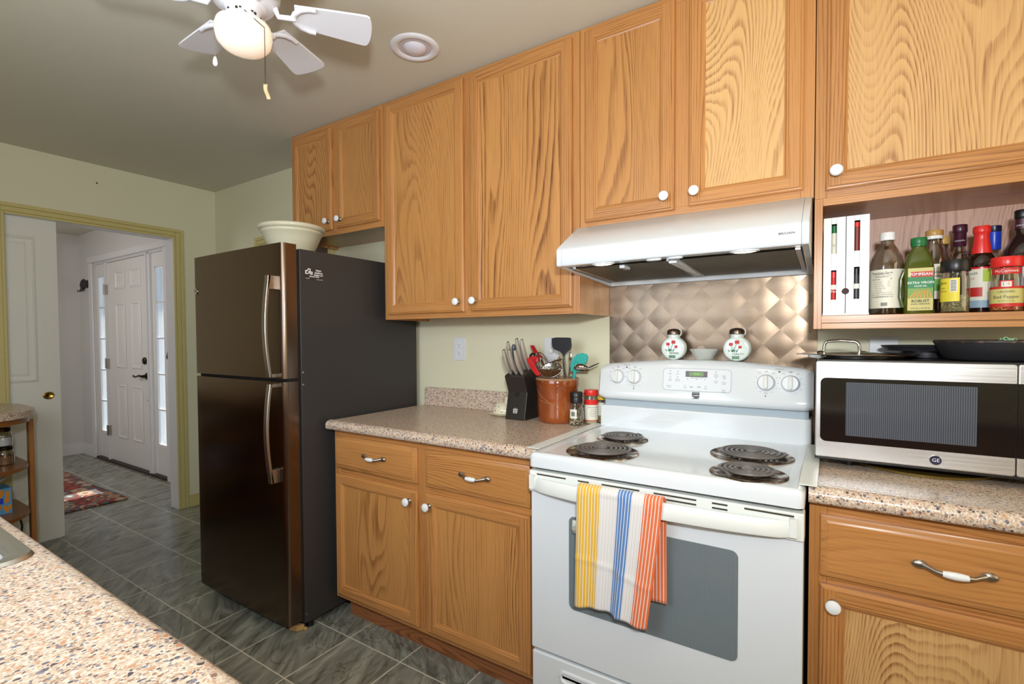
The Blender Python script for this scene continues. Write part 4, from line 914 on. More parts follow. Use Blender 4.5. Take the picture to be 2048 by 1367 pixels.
for s_, dx, dz in (('Bake', -.095, .022), ('Broil', -.067, .022), ('Self\nClean', -.095, -.001), ('Warm\n& Hold', -.067, -.001), ('Clean\nCancel', .070, .021), ('Bake\nTime', .098, .017), ('Cook\nTime', .070, -.003), ('Delay\nStart', .098, -.007), ('Start', -.038, -.029), ('Stop', .035, -.029), ('Kitchen\nTimer', -.098, -.027), ('Oven\nLight', .098, -.035), ('BAKE   CLEAN   LOCK', .002, .0075)):
    text(s_, .0058 if len(s_) < 15 else .0042, tuple(O + nf * .0014 + Vector((dx, 0, 0)) + fup * dz), (1, 0, 0), fup, M['text_grey'], kp, 'key_lettering')
b = MB()
for dx, dz in ((-.095, .032), (-.067, .032), (-.095, .011), (-.067, .011), (.070, .034), (.070, .011), (.098, .010), (-.030, .0035), (.002, .0035), (.032, .0035), (-.038, -.0215), (.035, -.0215)):
    b._add([tuple(O + nf * .0016 + Vector((dx + .0016 * math.cos(a * PI / 4), 0, 0)) + fup * (dz + .0016 * math.sin(a * PI / 4))) for a in range(8)], [tuple(range(8))])
for dx, s_ in ((-.016, -1), (.012, 1)):
    b._add([tuple(O + nf * .0016 + Vector((dx + px, 0, 0)) + fup * (-.025 + pz * s_)) for px, pz in ((-.006, -.003), (0, .002), (.006, -.003), (.006, -.001), (0, .004), (-.006, -.001))], [(0, 1, 4, 5), (1, 2, 3, 4)])
b.build('key_marks', M['text_dark'], kp)
# maker's mark below the keypad
Q = Vector(onface(.387, 1.063)) + nf * .002; O2 = Q
b = MB(); b.loft([[tuple(Q + nf * h + Vector((dx, 0, 0)) + fup * dz) for dx, dz in ((-.0125, -.013), (.0125, -.013), (.0125, .011), (-.0125, .011))] for h in (-.006, .0034)]); lg = b.build('maker_badge', M['text_dark'], bgd)
text('KENMORE', .0043, tuple(Q + nf * .0036 + fup * .007), (1, 0, 0), fup, M['text_white'], lg, 'badge_lettering')
b = MB(); b._add([tuple(Q + nf * .0037 + Vector((dx, 0, 0)) + fup * dz) for dx, dz in ((-.0125, -.0015), (-.004, -.0005), (.0125, .001), (.0125, -.001), (0, -.003), (-.0125, -.005), (-.0125, -.013), (-.003, -.009), (.0045, -.0045), (.0125, -.013), (.0125, -.011), (.006, -.006))], [(0, 1, 2, 3, 4), (5, 6, 7), (8, 9, 10)]); b.build('badge_swoosh', M['text_white'], lg)
# oven door
b = MB(); b.box(RX0 + .002, RX1 - .001, -.690, -.648, .288, .796); dr = b.build('oven_door', M['enamel'], t, bevel=.005)
b = MB(); b.prism(rrect(.143, .617, .452, .738, .018), 'y', -.6925, -.688); b.build('oven_window', M['ovenwin'], dr, bevel=.0008)
b = MB(); b.box(RX0, RX1, -.698, -.648, .794, .862); vb = b.build('vent_trim', M['cream_plastic'], dr, bevel=.004)
b = MB()
for a, c, zs in ((.035, .136, (.852,)), (.176, .212, (.852, .840)), (.252, .364, (.853, .841)), (.404, .516, (.853, .841, .829)), (.555, .592, (.853, .841)), (.631, .739, (.853,))):
    for z in zs: b.box(a, c, -.6988, -.690, z - .0022, z + .0022)
b.build('vent_slots', M['slot'], vb)
# bowed handle
rings = []
for i in range(25):
    u = i / 24; x = .022 + .716 * u; bow = math.sin(u * PI) ** .55; y = -.704 - .048 * bow; zc = .829 - .001 * bow; hh = .030
    dzt = .014 * (1 - abs(2 * u - 1) ** 2)
    rings.append([(x, y + .016, zc - .022 + dzt * 0), (x, y + .002, zc - .026), (x, y, zc - .020), (x, y + .002, zc + .006 + dzt * .3), (x, y + .008, zc + .014 + dzt * .3), (x, y + .018, zc + .012 + dzt * .3)])
b = MB(); b.loft(rings)
for x_ in (.022, .738): b.box(x_ - .008, x_ + .008, -.712, -.69, .806, .850)
b.build('oven_handle', M['cream_plastic'], dr, smooth=50)
b = MB(); b.box(RX0 + .003, RX1 - .003, -.688, -.648, .055, .278); dw = b.build('storage_drawer', M['enamel'], t, bevel=.006)
b = MB(); b.loft([[(x, -.688 - dy, z) for x, z in rrect(.105 + i, .655 - i, .205 + i, .250 - i, .02 - i * .5, 4)] for i, dy in ((0, 0), (.003, .005), (.008, .006), (.012, .0005))], cap=True); b.build('drawer_grip', M['enamel'], dw)
# counter gap covers
tag(MB().box(-.030, .010, -.645, -.10, .9168, .9195).build('gap_cover', M['cream_plastic']), 'white strip covering the gap on the left side of the stove', 'gap cover')
tag(MB().box(.746, .784, -.655, -.13, .9200, .9225).build('gap_cover', M['cream_plastic']), 'white strip covering the gap on the right side of the stove', 'gap cover')

# dish towel over handle
t = thing('dish_towel', 'yellow, blue and orange striped dish towel hanging over the oven handle', 'towel', (.32, -.75, .50))
TW0, TW1 = .202, .444
def tw(u, v):
    # v: 0 = front hem, .72 = over the bar, 1 = back hem
    s = v * 1.0; fx = TW0 + (TW1 - TW0) * u
    if v < .60:
        f = v / .60; z = .512 + (.842 - .512) * f; y = -.757 - .006 * math.sin(u * 9 + 1) * (1 - f * .6) - .004 * math.sin(u * 23) * (1 - f)
        y -= .0025 * math.exp(-((z - .655 + .035 * u) / .008) ** 2)
        y -= .006 * (1 - f) * math.exp(-((u - .60) / .035) ** 2)
        sh = (1 - f) ** 1.1; x = fx + sh * (-.006 - .036 * u); z += .012 * math.sin(u * 3.0 + .5) * (1 - f) - .010 * (1 - f)
    elif v < .70:
        a = (v - .60) / .10 * PI; x = fx; y = -.7395 - .0175 * math.cos(a); z = .842 + .018 * math.sin(a)
    else:
        f = (v - .70) / .30; z = .842 - (.842 - .565) * f; y = -.722 + .004 * math.sin(u * 8); x = fx + .002 * f
    return (x, y, z)
b = MB(); b.grid(tw, 60, 90, uvf=lambda u, v: (u, v)); b.build('cloth', M['towel'], t, solid=.0022, smooth=80)
b = MB(); b._add([(.204, -.724, .742), (.170, -.722, .740), (.168, -.724, .715), (.172, -.724, .702), (.204, -.724, .705)], [(0, 1, 2, 3, 4)]); ct = b.build('care_tag', M['paper'], t, solid=.0006)
text('100%\nCOTTON', .007, (.186, -.7246, .724), (1, 0, 0), (0, 0, 1), plain('teal_print', (60, 140, 140), .5), ct, 'tag_lettering')

# ================================================================== REFRIGERATOR
t = thing('refrigerator', 'stainless top freezer refrigerator with charcoal sides', 'refrigerator', (-1.485, -.4, 0)); FX0, FX1 = -1.862, -1.110
b = MB(); b.box(FX0, FX1, -.742, -.035, .035, 1.666); b.build('cabinet_body', M['fridge_side'], t, bevel=.003)
b = MB(); b.box(FX0 + .01, FX1 - .004, -.757, -.742, .05, 1.66); b.build('door_gasket', M['dark'], t)
def fdoor(z0, z1, nm):
    r = .020; pts = []
    for cx, a0 in ((FX1 - r, 0), (FX0 + r, -PI / 2)):
        pass
    pts = [(FX1 + .0, -.757)]
    for i in range(9): a = 0 - i / 8 * PI / 2; pts.append((FX1 - r + r * math.cos(a), -.803 + r * math.sin(a)))
    for i in range(1, 12): u = i / 12; pts.append((FX1 - r + (FX0 - FX1 + 2 * r) * u, -.823 - .0035 * math.sin(PI * u)))
    for i in range(9): a = -PI / 2 - i / 8 * PI / 2; pts.append((FX0 + r + r * math.cos(a), -.803 + r * math.sin(a)))
    pts.append((FX0, -.757))
    b = MB(); b.prism(pts, 'z', z0, z1); return b.build(nm, M['fridge_front'], t, smooth=35)
dt = fdoor(1.112, 1.682, 'freezer_door'); dl = fdoor(.055, 1.098, 'main_door')
b = MB(); b.box(FX0 + .006, FX1 - .006, -.80, -.742, 1.0985, 1.1115); b.build('dark_gap_strip', M['dark'], t)
def fhandle(z0, z1, parent, up_):
    # z0: end at the door seam, z1: outer end with the block mount
    rings = []; n = 18
    for i in range(n + 1):
        u = i / n; z = z0 + (z1 - z0) * u; y = -.848 - .026 * math.sin(PI * (u * .82 + .10)); w = .0125; d = .0065
        rings.append([(-1.162 - w, y + d, z), (-1.162 - w, y - d * .6, z), (-1.162 - w * .6, y - d, z), (-1.162 + w * .6, y - d, z), (-1.162 + w, y - d * .6, z), (-1.162 + w, y + d, z)])
    b = MB(); b.loft(rings)
    zz = sorted((z1, z1 - .058 * up_)); b.box(-1.1745, -1.1495, -.862, -.815, *zz)
    zz = sorted((z0, z0 + .016 * up_)); b.box(-1.1745, -1.1495, -.858, -.815, *zz)
    b.build('door_handle', M['nickel'], parent, smooth=50, bevel=.002)
fhandle(1.118, 1.545, dt, 1); fhandle(1.092, .672, dl, -1)
b = MB(); b.lathe([(.017, 0), (.017, -.003), (.014, -.004)], (-1.836, -.823, 1.517), 20, 'y'); bd = b.build('maker_badge', M['chrome'], dt); text('GE', .012, (-1.836, -.8272, 1.517), (1, 0, 0), (0, 0, 1), M['text_black'], bd, 'badge_lettering')
for fx in (-1.83, -1.14):
    b = MB(); b.lathe([(.018, 0), (.02, .036)], (fx, -.70, 0), 14); b.build('front_foot', M['black'], t); b = MB(); b.lathe([(.018, 0), (.02, .036)], (fx, -.09, 0), 14); b.build('rear_foot', M['black'], t)
b = MB(); b.box(FX0 + .02, FX1 - .02, -.72, -.70, .018, .05); b.build('kick_grille', M['black'], t)
for z in (1.135, 1.082, .075): b = MB(); b.lathe([(.004, 0), (.004, .002), (.001, .003)], (FX1, -.735, z), 10, 'x'); b.build('side_screw', M['chrome'], t)
b = MB(); b.box(FX1 + .0002, FX1 + .0006, -.720, -.622, 1.535, 1.590); st = b.build('service_sticker', plain('sticker_black', (50, 44, 44), .3), t)
xx = FX1 + .0008
text('Master\nAppliance\nRepair LLC', .0100, (xx, -.650, 1.571), (0, 1, 0), (0, 0, 1), M['text_white'], st, 'sticker_lettering', bold=.03); text('410-251-2149', .0088, (xx, -.672, 1.5525), (0, 1, 0), (0, 0, 1), M['text_white'], st, 'sticker_lettering', bold=.03)
text('LICENSED', .0045, (xx, -.705, 1.543), (0, 1, 0), (0, 0, 1), M['text_white'], st, 'sticker_lettering'); text('FREE ESTIMATES', .0045, (xx, -.645, 1.541), (0, 1, 0), (0, 0, 1), M['text_white'], st, 'sticker_lettering')
b = MB()
for y0, y1, z0, z1 in ((-.716, -.7, 1.562, 1.578), (-.704, -.69, 1.566, 1.586), (-.692, -.68, 1.561, 1.574)): b.box(xx - .0002, xx, y0, y1, z0, z1)
b.build('sticker_icon', M['text_white'], st)
b = MB()
for y0, y1, z0, z1 in ((-.712, -.704, 1.566, 1.573), (-.688, -.684, 1.565, 1.570), (-.700, -.694, 1.575, 1.582)): b.box(xx, xx + .0002, y0, y1, z0, z1)
b.build('sticker_icon_cutouts', M['black'], st)
# wedge under the fridge foot
b = MB(); b.loft([[(-1.178, -.778, z0), (-1.138, -.765, z0), (-1.125, -.735, z0), (-1.165, -.745, z0)] for z0 in (.0, .012, .027)]); b.box(-1.128, -1.114, -.742, -.728, 0, .014)
tag(b.build('foam_wedge', M['tanblock'], bevel=.004), 'small tan foam wedge on the floor under the refrigerator corner', 'wedge')
# mixing bowl
bc = (-1.375, -.60, 1.667)
t = thing('mixing_bowl', 'large cream stoneware mixing bowl on top of the refrigerator', 'bowl', bc)
prof = [(.085, .0), (.093, .004), (.104, .03), (.128, .085), (.143, .118), (.147, .121), (.148, .127), (.146, .131), (.149, .133), (.158, .137), (.1615, .145), (.160, .154), (.154, .158), (.147, .157), (.143, .150), (.125, .10), (.095, .03), (.06, .014), (.005, .012)]
b = MB(); b.lathe([(r * .93, h * .94) for r, h in prof], bc, 64); b.build('bowl_body', M['bowl'], t, smooth=50)
b = MB(); b.lathe([(.076, .0003), (.0805, .0005), (.0810, .003), (.076, .003)], bc, 48); b.build('foot_ring', M['bowlfoot'], t)

# ================================================================== MICROWAVE
t = thing('microwave_oven', 'stainless steel countertop microwave on the right counter', 'microwave', (1.03, -.2, .914)); MX0, MX1 = .773, 1.300
b = MB(); b.box(MX0 + .004, MX1 - .004, -.378, -.022, .936, 1.214); b.build('outer_case', M['fridge_side'], t, bevel=.006)
b = MB(); b.box(MX0, MX1, -.404, -.376, .9365, 1.2165); b.build('front_frame', M['black'], t, bevel=.003)
def slab(x0, x1, z0, z1, yb, yf, mat, nm, par, r=.004, bev=.001): b = MB(); b.prism(rrect(x0, x1, z0, z1, r, 4), 'y', yf, yb); return b.build(nm, mat, par, bevel=bev)
md = slab(MX0, 1.180, .944, 1.212, -.376, -.4085, M['steel'], 'door', t, .006, .003)
# black glass: rounded at the left corners only, running on across the panel
pts = [(1.180, 1.166), (1.180, .989)] + [(.785 + .014 - .014 * math.sin(a * PI / 12), .989 + .014 - .014 * math.cos(a * PI / 12)) for a in range(0, 7)] + [(.785 + .014 - .014 * math.cos(a * PI / 12), 1.166 - .014 + .014 * math.sin(a * PI / 12)) for a in range(0, 7)]
b = MB(); b.prism(pts, 'y', -.4105, -.4083); gl = b.build('door_glass', M['blackgloss'], md)
slab(.844, 1.110, 1.009, 1.155, -.4100, -.4112, M['mwwin'], 'viewing_window', gl, .002, 0)
cpn = slab(1.1815, MX1, .944, 1.212, -.376, -.4085, M['steel'], 'control_panel', t, .006, .003)
slab(1.1815, MX1 - .012, .989, 1.166, -.4083, -.4105, M['blackgloss'], 'panel_glass', cpn, .002, 0)
b = MB(); b.lathe([(.0125, 0), (.0125, -.002), (.0115, -.003)], (1.034, -.4085, .9655), 28, 'y'); bd = b.build('maker_badge', M['chrome'], md)
b = MB(); b.lathe([(.0112, -.003), (.0112, -.0034), (.001, -.0035)], (1.034, -.4085, .9655), 28, 'y'); b.build('badge_disc', M['bluecap'], bd)
text('GE', .0125, (1.034, -.4121, .9655), (1, 0, 0), (0, 0, 1), M['text_white'], bd, 'badge_lettering')
for fx in (.855, 1.25):
    for fy in (-.335, -.07): b = MB(); b.lathe([(.012, .914), (.014, .937)], (fx, fy, 0), 14); b.build('rubber_foot', M['black'], t)
# trivet mat with wavy edge below
b = MB(); n = 60; rr = [(1.02 + (.16 + .0035 * math.sin(i / n * 2 * PI * 30)) * math.cos(i / n * 2 * PI), -.235 + (.16 + .0035 * math.sin(i / n * 2 * PI * 30)) * math.sin(i / n * 2 * PI)) for i in range(n)]
b.prism(rr, 'z', .9145, .9205); tag(b.build('round_trivet', plain('dark_gold_trivet', (110, 88, 34), .5, metal=.5)), 'dark gold scalloped trivet under the microwave', 'trivet')

# lid, griddle, skillet on the microwave
zt = 1.2165
t = thing('pan_lid', 'stainless steel pan lid with arched handle lying on the microwave', 'pan lid', (.862, -.255, zt))
lc = (.867, -.235)
b = MB(); b.lathe([(.125, .0075), (.150, .0085), (.152, .0105), (.150, .0125), (.125, .0115), (.10, .0145), (.06, .0175), (.003, .019)], (lc[0], lc[1], zt), 56); b.lathe([(.118, .0), (.121, .009), (.116, .009)], (lc[0], lc[1], zt), 48)
b.build('lid_disc', M['chrome'], t, smooth=50)
b = MB(); hx0, hx1, hy = .790, .880, -.245
b.tube([(hx0, hy, zt + .017), (hx0 + .001, hy, zt + .034), (hx0 + .004, hy, zt + .044), (hx0 + .012, hy, zt + .049), ((hx0 + hx1) / 2, hy, zt + .051), (hx1 - .012, hy, zt + .048), (hx1 - .004, hy, zt + .043), (hx1 - .001, hy, zt + .034), (hx1, hy, zt + .015)], .0042, 10)
for hx in (hx0 - .008, hx1 + .008): b.sphere((hx, hy, zt + .0165), .011, 14, 8, sz=.35)
b.build('lid_handle', M['chrome'], t)
t = thing('griddle_pan', 'flat black pan lying behind the steel lid on the microwave', 'pan', (1.04, -.12, zt))
b = MB(); b.lathe([(.002, .0205), (.095, .0205), (.105, .034), (.108, .036), (.104, .030), (.098, .027), (.002, .027)], (1.045, -.125, zt), 40); b.build('pan_body', M['iron'], t, smooth=40)
b = MB(); b.lathe([(.06, 0), (.062, .02)], (1.045, -.125, zt), 24); b.build('pan_base', M['iron'], t)
t = thing('cast_iron_skillet', 'black cast iron skillet with worn rim on the microwave', 'skillet', (1.18, -.26, zt)); sc = (1.176, -.262)
b = MB(); b.lathe([(.002, 0), (.100, 0), (.108, .005), (.130, .045), (.130, .050), (.1255, .050), (.104, .010), (.098, .007), (.002, .0065)], (sc[0], sc[1], zt), 56, mi=0); b.build('pan_body', M['iron'], t, smooth=40)
b = MB(); b.lathe([(.1295, .0445), (.1312, .0465), (.1312, .051), (.128, .0525), (.125, .0505)], (sc[0], sc[1], zt), 56); b.build('rim', M['ironrust'], t)
b = MB(); b.tube([(sc[0] + .08, sc[1] - .100, zt + .045), (sc[0] + .11, sc[1] - .13, zt + .055), (sc[0] + .17, sc[1] - .155, zt + .062)], [.016, .011, .012], 10, flat=.5); b.build('handle', M['iron'], t)
b = MB(); b.grid(lambda u, v: (1.160 + .032 * u, -.355 + .02 * v + .006 * math.sin(u * 8), zt + .052 + .005 * math.sin(u * 9 + v * 4)), 10, 6); b.grid(lambda u, v: (1.166 + .018 * u, -.352 + .014 * v, zt + .056 + .004 * math.sin(u * 6)), 6, 4)
tag(b.build('green_scrap', plain('crumpled_pale_green', (150, 190, 150), .6), solid=.002), 'crumpled pale green scrap on the skillet rim', 'scrap')

# ================================================================== COUNTER THINGS
ZC = .9137
# knife block (hourglass side profile)
t = thing('knife_block', 'black hourglass shaped knife block on the left counter', 'knife block', (-.375, -.12, ZC))
pf = [(-.188, ZC), (-.162, 1.036), (-.192, 1.106), (-.186, 1.113), (-.075, 1.150), (-.050, 1.13), (-.068, 1.036), (-.035, ZC)]
b = MB(); b.prism(pf, 'x', -.424, -.322); kb = b.build('block_body', plain('black_wood', (44, 40, 38), .32), t, bevel=.0025)
b = MB(); b.box(-.383, -.365, -.1665, -.158, 1.016, 1.034); b.build('logo_cutout', M['dark'], kb)
bx = -.375; fn = Vector((0, -(1.036 - ZC), -(.026))).normalized(); fu = Vector((0, .026, 1.036 - ZC)).normalized(); C0 = Vector((bx, -.1795, .953)) + fn * .0006
b = MB()
def fq(dx0, dx1, dz0, dz1): b._add([tuple(C0 + Vector((dx, 0, 0)) + fu * dz) for dx, dz in ((dx0, dz0), (dx1, dz0), (dx1, dz1), (dx0, dz1))], [(0, 1, 2, 3)])
for q in ((-.012, .012, .004, .0065), (-.009, -.0065, -.010, .012), (-.001, .001, -.010, .014), (.0065, .009, -.010, .012), (-.012, .012, -.004, -.002), (-.010, -.003, -.010, -.008), (.003, .010, -.010, -.008)): fq(*q)
b.build('maker_mark', M['text_white'], kb)
def knife(base, tip, w, lab, kind='k'):
    t = thing('kitchen_knife' if kind == 'k' else ('sharpening_steel' if kind == 's' else 'kitchen_shears'), lab, 'knife' if kind == 'k' else ('sharpening steel' if kind == 's' else 'scissors'), base)
    B = Vector(base); T = Vector(tip); d = (T - B); side = Vector((1, 0, 0)); f = d.cross(side).normalized()
    if f.y > 0: f = -f
    n = 12; path = []; rs = []
    for i in range(n + 1):
        u = i / n; path.append(tuple(B + d * u + f * (.006 * math.sin(u * PI * 1.15) - .004 * u * u))); rs.append(1.3 * w * (.75 + .45 * math.sin(u * PI * .9 + .15) - .10 * u))
    b = MB()
    if kind == 's': b.tube(path, [w * (1 if i < n else .5) for i in range(n + 1)], 14); b.build('handle', plain('grey_handle', (78, 84, 88), .35), t)
    else:
        b.tube(path, rs, 12, flat=.75, upv=(1, 0, 0)); h = b.build('handle', M['knifesteel'], t)
        b = MB(); b.tube([tuple(Vector(p) - f * rs[i] * .62) for i, p in enumerate(path)], [r * .55 for r in rs], 8, flat=.7, upv=(1, 0, 0)); b.build('handle_spine', M['black'], h)
    b = MB(); dd = d.normalized(); wv = .010; tq = .0008
    e = B - dd * .012; A_ = B + dd * .004
    b._add([tuple(e + f * wv - side * tq), tuple(e - f * wv - side * tq), tuple(A_ - f * wv - side * tq), tuple(A_ + f * wv - side * tq), tuple(e + f * wv + side * tq), tuple(e - f * wv + side * tq), tuple(A_ - f * wv + side * tq), tuple(A_ + f * wv + side * tq)], [(0, 1, 2, 3), (7, 6, 5, 4), (0, 4, 5, 1), (1, 5, 6, 2), (2, 6, 7, 3), (3, 7, 4, 0)])
    b.build('blade', M['steel'], t)
for k, (x_, lb) in enumerate(((-.402, 'leftmost steel handled knife in the front row of the block'), (-.372, 'middle steel handled knife in the front row of the block'), (-.343, 'rightmost steel handled knife in the front row of the block'))):
    knife((x_, -.170, 1.121), (x_ - .004, -.232, 1.223), .0085, lb)
knife((-.407, -.125, 1.137), (-.411, -.190, 1.258), .0085, 'steel handled knife at the back left of the block')
knife((-.384, -.130, 1.136), (-.384, -.185, 1.247), .0105, 'grey round handled sharpening steel in the middle of the block', 's')
knife((-.360, -.120, 1.139), (-.364, -.190, 1.272), .0095, 'tallest steel handled knife at the back of the block')
knife((-.338, -.118, 1.140), (-.344, -.180, 1.268), .0095, 'steel handled knife at the back right of the block')
# shears lying at the right side of the block
t = thing('kitchen_shears', 'black and steel kitchen shears in the right side of the knife block', 'scissors', (-.330, -.10, 1.14))
b = MB()
for dx, dy, dz in ((0, -.012, .036), (.0, .020, .028)):
    b.tube([(-.331 + .004 * math.cos(a * PI / 8) + dx, -.085 + dy + .020 * math.cos(a * PI / 8), 1.150 + dz + .022 * math.sin(a * PI / 8)) for a in range(17)], .0048, 8)
b.tube([(-.332, -.092, 1.142), (-.331, -.094, 1.168)], .006, 8); b.build('handles', M['black'], t)
b = MB(); b.box(-.333, -.330, -.098, -.080, 1.132, 1.146); b.build('blades', M['steel'], t)
# butter dish
t = thing('butter_dish', 'cream spotted covered butter dish left of the knife block', 'butter dish', (-.475, -.115, ZC)); dc = (-.494, -.100)
b = MB()
def ov(rx, ry, z, n=40): return [(dc[0] + rx * math.cos(2 * PI * i / n), dc[1] + ry * math.sin(2 * PI * i / n), z) for i in range(n)]
b.loft([ov(.046, .038, ZC), ov(.062, .055, ZC + .007), ov(.065, .058, ZC + .010), ov(.062, .054, ZC + .0115), ov(.04, .035, ZC + .009)]); b.build('dish', M['cream'], t, smooth=50)
b = MB(); b.loft([ov(.052, .043, ZC + .011), ov(.054, .045, ZC + .016), ov(.050, .042, ZC + .032), ov(.042, .035, ZC + .048), ov(.030, .024, ZC + .058), ov(.012, .010, ZC + .062)]); cv = b.build('cover', M['cream'], t, smooth=60)
b = MB(); b.tube([(dc[0] + .018, dc[1], ZC + .058), (dc[0] + .022, dc[1], ZC + .082), (dc[0] + .032, dc[1], ZC + .086), (dc[0] + .040, dc[1], ZC + .080), (dc[0] + .040, dc[1], ZC + .052)], .009, 12); b.build('cover_knob', M['cream'], cv)
b = MB()
for (a, z, rr_) in ((-1.9, .026, .0), (-1.2, .022, 0), (-2.4, .020, 0), (-1.55, .045, 0), (-.7, .036, 0), (-2.1, .046, 0)):
    f = 1 - max(0, z - .016) * 6; px_, py_ = dc[0] + .0535 * math.cos(a) * (1 - ((z - .016) / .055) ** 2 * .62), dc[1] + .0445 * math.sin(a) * (1 - ((z - .016) / .055) ** 2 * .62); b.sphere((px_, py_, ZC + z), .0026, 8, 6)
b.build('cover_dots', M['dot'], cv)
# crock
cc = (-.200, -.110); RZ = 1.103
t = thing('utensil_crock', 'brown glazed stoneware crock full of utensils on the left counter', 'crock', (cc[0], cc[1], ZC))
b = MB(); b.lathe([(.080, 0), (.0845, .004), (.0865, .03), (.089, .10), (.0905, .150), (.094, .158), (.095, .166), (.0945, .186), (.092, .190), (.087, .189), (.085, .15), (.080, .02), (.002, .015)], (cc[0], cc[1], ZC), 64); cb_ = b.build('crock_body', M['crock'], t, smooth=50)
b = MB(); b.lathe([(.0945, .1835), (.0952, .187), (.0925, .1915), (.0865, .190)], (cc[0], cc[1], ZC), 64); b.build('crock_rim', plain('pale_brown_rim', (168, 128, 96), .3), t)
b = MB()
def arcp(a0, a1, z0, z1, n=16): return [(cc[0] + (.0895) * math.cos(a0 + (a1 - a0) * i / n), cc[1] + .0895 * math.sin(a0 + (a1 - a0) * i / n), ZC + z0 + (z1 - z0) * (i / n) ** .8) for i in range(n + 1)]
b.tube(arcp(-2.45, -1.25, .150, .080), .0012, 6); b.tube(arcp(-2.05, -1.0, .100, .078), .0012, 6); b.build('scratched_lines', plain('tan_scratch', (170, 120, 80), .5), cb_)
# utensils: each its own thing, standing in the crock
def utensil(name, lab, cat, base): return thing(name, lab, cat, base)
t = utensil('slotted_turner', 'black nylon turner with wide blade standing tallest in the crock', 'spatula', (-.16, -.10, 1.10))
b = MB(); y0 = -.115
pl = [(-0.225, 1.277), (-0.203, 1.281), (-0.14, 1.28), (-0.13, 1.277), (-0.127, 1.247), (-0.13, 1.232), (-0.15, 1.217), (-0.159, 1.206), (-0.159, 1.199), (-0.169, 1.199), (-0.171, 1.206), (-0.183, 1.218), (-0.213, 1.229), (-0.223, 1.242)]
fr_ = [Vector((a, -0.115, c)) for a, c in pl]; b.loft([[tuple(p + Vector((0, dy, 0))) for p in fr_] for dy in (-.0015, .0015)]); b.build('blade', M['turner'], t, bevel=.001)
b = MB(); a0 = Vector((-0.1640, -0.1150, 1.2010)); b.tube([tuple(a0), (a0.x - .0, -.095, 1.10), (a0.x, -.06, .95)], [.0055, .0045, .0045], 10); b.build('shaft', M['chrome'], t)
t = utensil('silicone_spatula', 'teal silicone spatula standing in the crock', 'spatula', (-.10, -.09, 1.10))
pl = [(-0.138, 1.134), (-0.14, 1.16), (-0.128, 1.191), (-0.109, 1.208), (-0.086, 1.214), (-0.063, 1.209), (-0.057, 1.198), (-0.06, 1.183), (-0.077, 1.157), (-0.095, 1.135)]
b = MB(); fr_ = [Vector((a, -0.1, c)) for a, c in pl]; b.loft([[tuple(p + Vector((0, dy, 0))) for p in fr_] for dy in (-.004, .004)]); b.build('blade', M['teal'], t, bevel=.002)
b = MB(); a0 = Vector((-0.1150, -0.1030, 1.1540)); b.tube([tuple(Vector((-0.1080, -0.1030, 1.1780))), tuple(a0), (a0.x - .012, -.10, 1.09), (a0.x - .02, -.09, .95)], [.009, .008, .006, .006], 10); b.build('handle', M['teal'], t)
# skimmer
t = utensil('slotted_skimmer', 'large perforated steel skimmer resting at the front of the crock', 'skimmer', (-.22, -.14, 1.10))
sc_ = Vector((-0.2040, -0.1650, 1.1420)); b = MB()
def sk(u, v):
    r = u * .052; a = v * 2 * PI; return (sc_.x + r * 1.02 * math.cos(a), sc_.y + r * .45 * math.sin(a) + (.014 * (1 - u * u)), sc_.z + r * .62 * math.sin(a) - .004 * (1 - u * u))
b.grid(sk, 8, 40); bl = b.build('bowl', M['chrome'], t, solid=.0015, smooth=70)
b = MB()
for rr_, n in ((.014, 6), (.026, 11), (.038, 16), (.047, 20)):
    for k in range(n):
        a = 2 * PI * k / n; u = rr_ / .052; p = Vector((sc_.x + rr_ * 1.02 * math.cos(a), sc_.y + rr_ * .45 * math.sin(a) + .014 * (1 - u * u) - .0012, sc_.z + rr_ * .62 * math.sin(a) - .004 * (1 - u * u))); b.sphere(tuple(p), .0024, 8, 5, sy=.5)
b.build('holes', M['dark'], bl)
b = MB(); b.tube([(sc_.x + .01, sc_.y + .02, sc_.z - .012), (sc_.x + .03, -.12, 1.06), (sc_.x + .05, -.09, .95)], .004, 8); b.build('handle', M['chrome'], t)
# ladle
t = utensil('soup_ladle', 'shiny steel ladle hanging over the right rim of the crock', 'ladle', (-.08, -.12, 1.10))
lc_ = Vector((-0.0720, -0.1350, 1.1400)); b = MB(); rings = []
for j in range(7): a = j / 6 * PI / 2; rings.append([(lc_.x + .034 * math.cos(a) * math.cos(2 * PI * i / 28), lc_.y + .026 * math.cos(a) * math.sin(2 * PI * i / 28), lc_.z + .006 - .008 * math.cos(a) * math.sin(2 * PI * i / 28) - 0 + .024 * math.sin(a)) for i in range(28)])
b.loft(rings[:-1] + [rings[-1]], cap=False); b.build('bowl', M['chrome'], t, solid=.0012, smooth=60)
a0, a1 = Vector((-0.0550, -0.1280, 1.1470)), Vector((-0.0080, -0.1000, 1.1720))
b = MB(); b.tube([tuple(lc_ + Vector((.02, .01, .008))), tuple(a0), tuple((a0 + a1) / 2 + Vector((0, 0, .001))), tuple(a1)], [.0025, .0035, .005, .003], 8, flat=.6); b.build('handle', M['turner'], t)
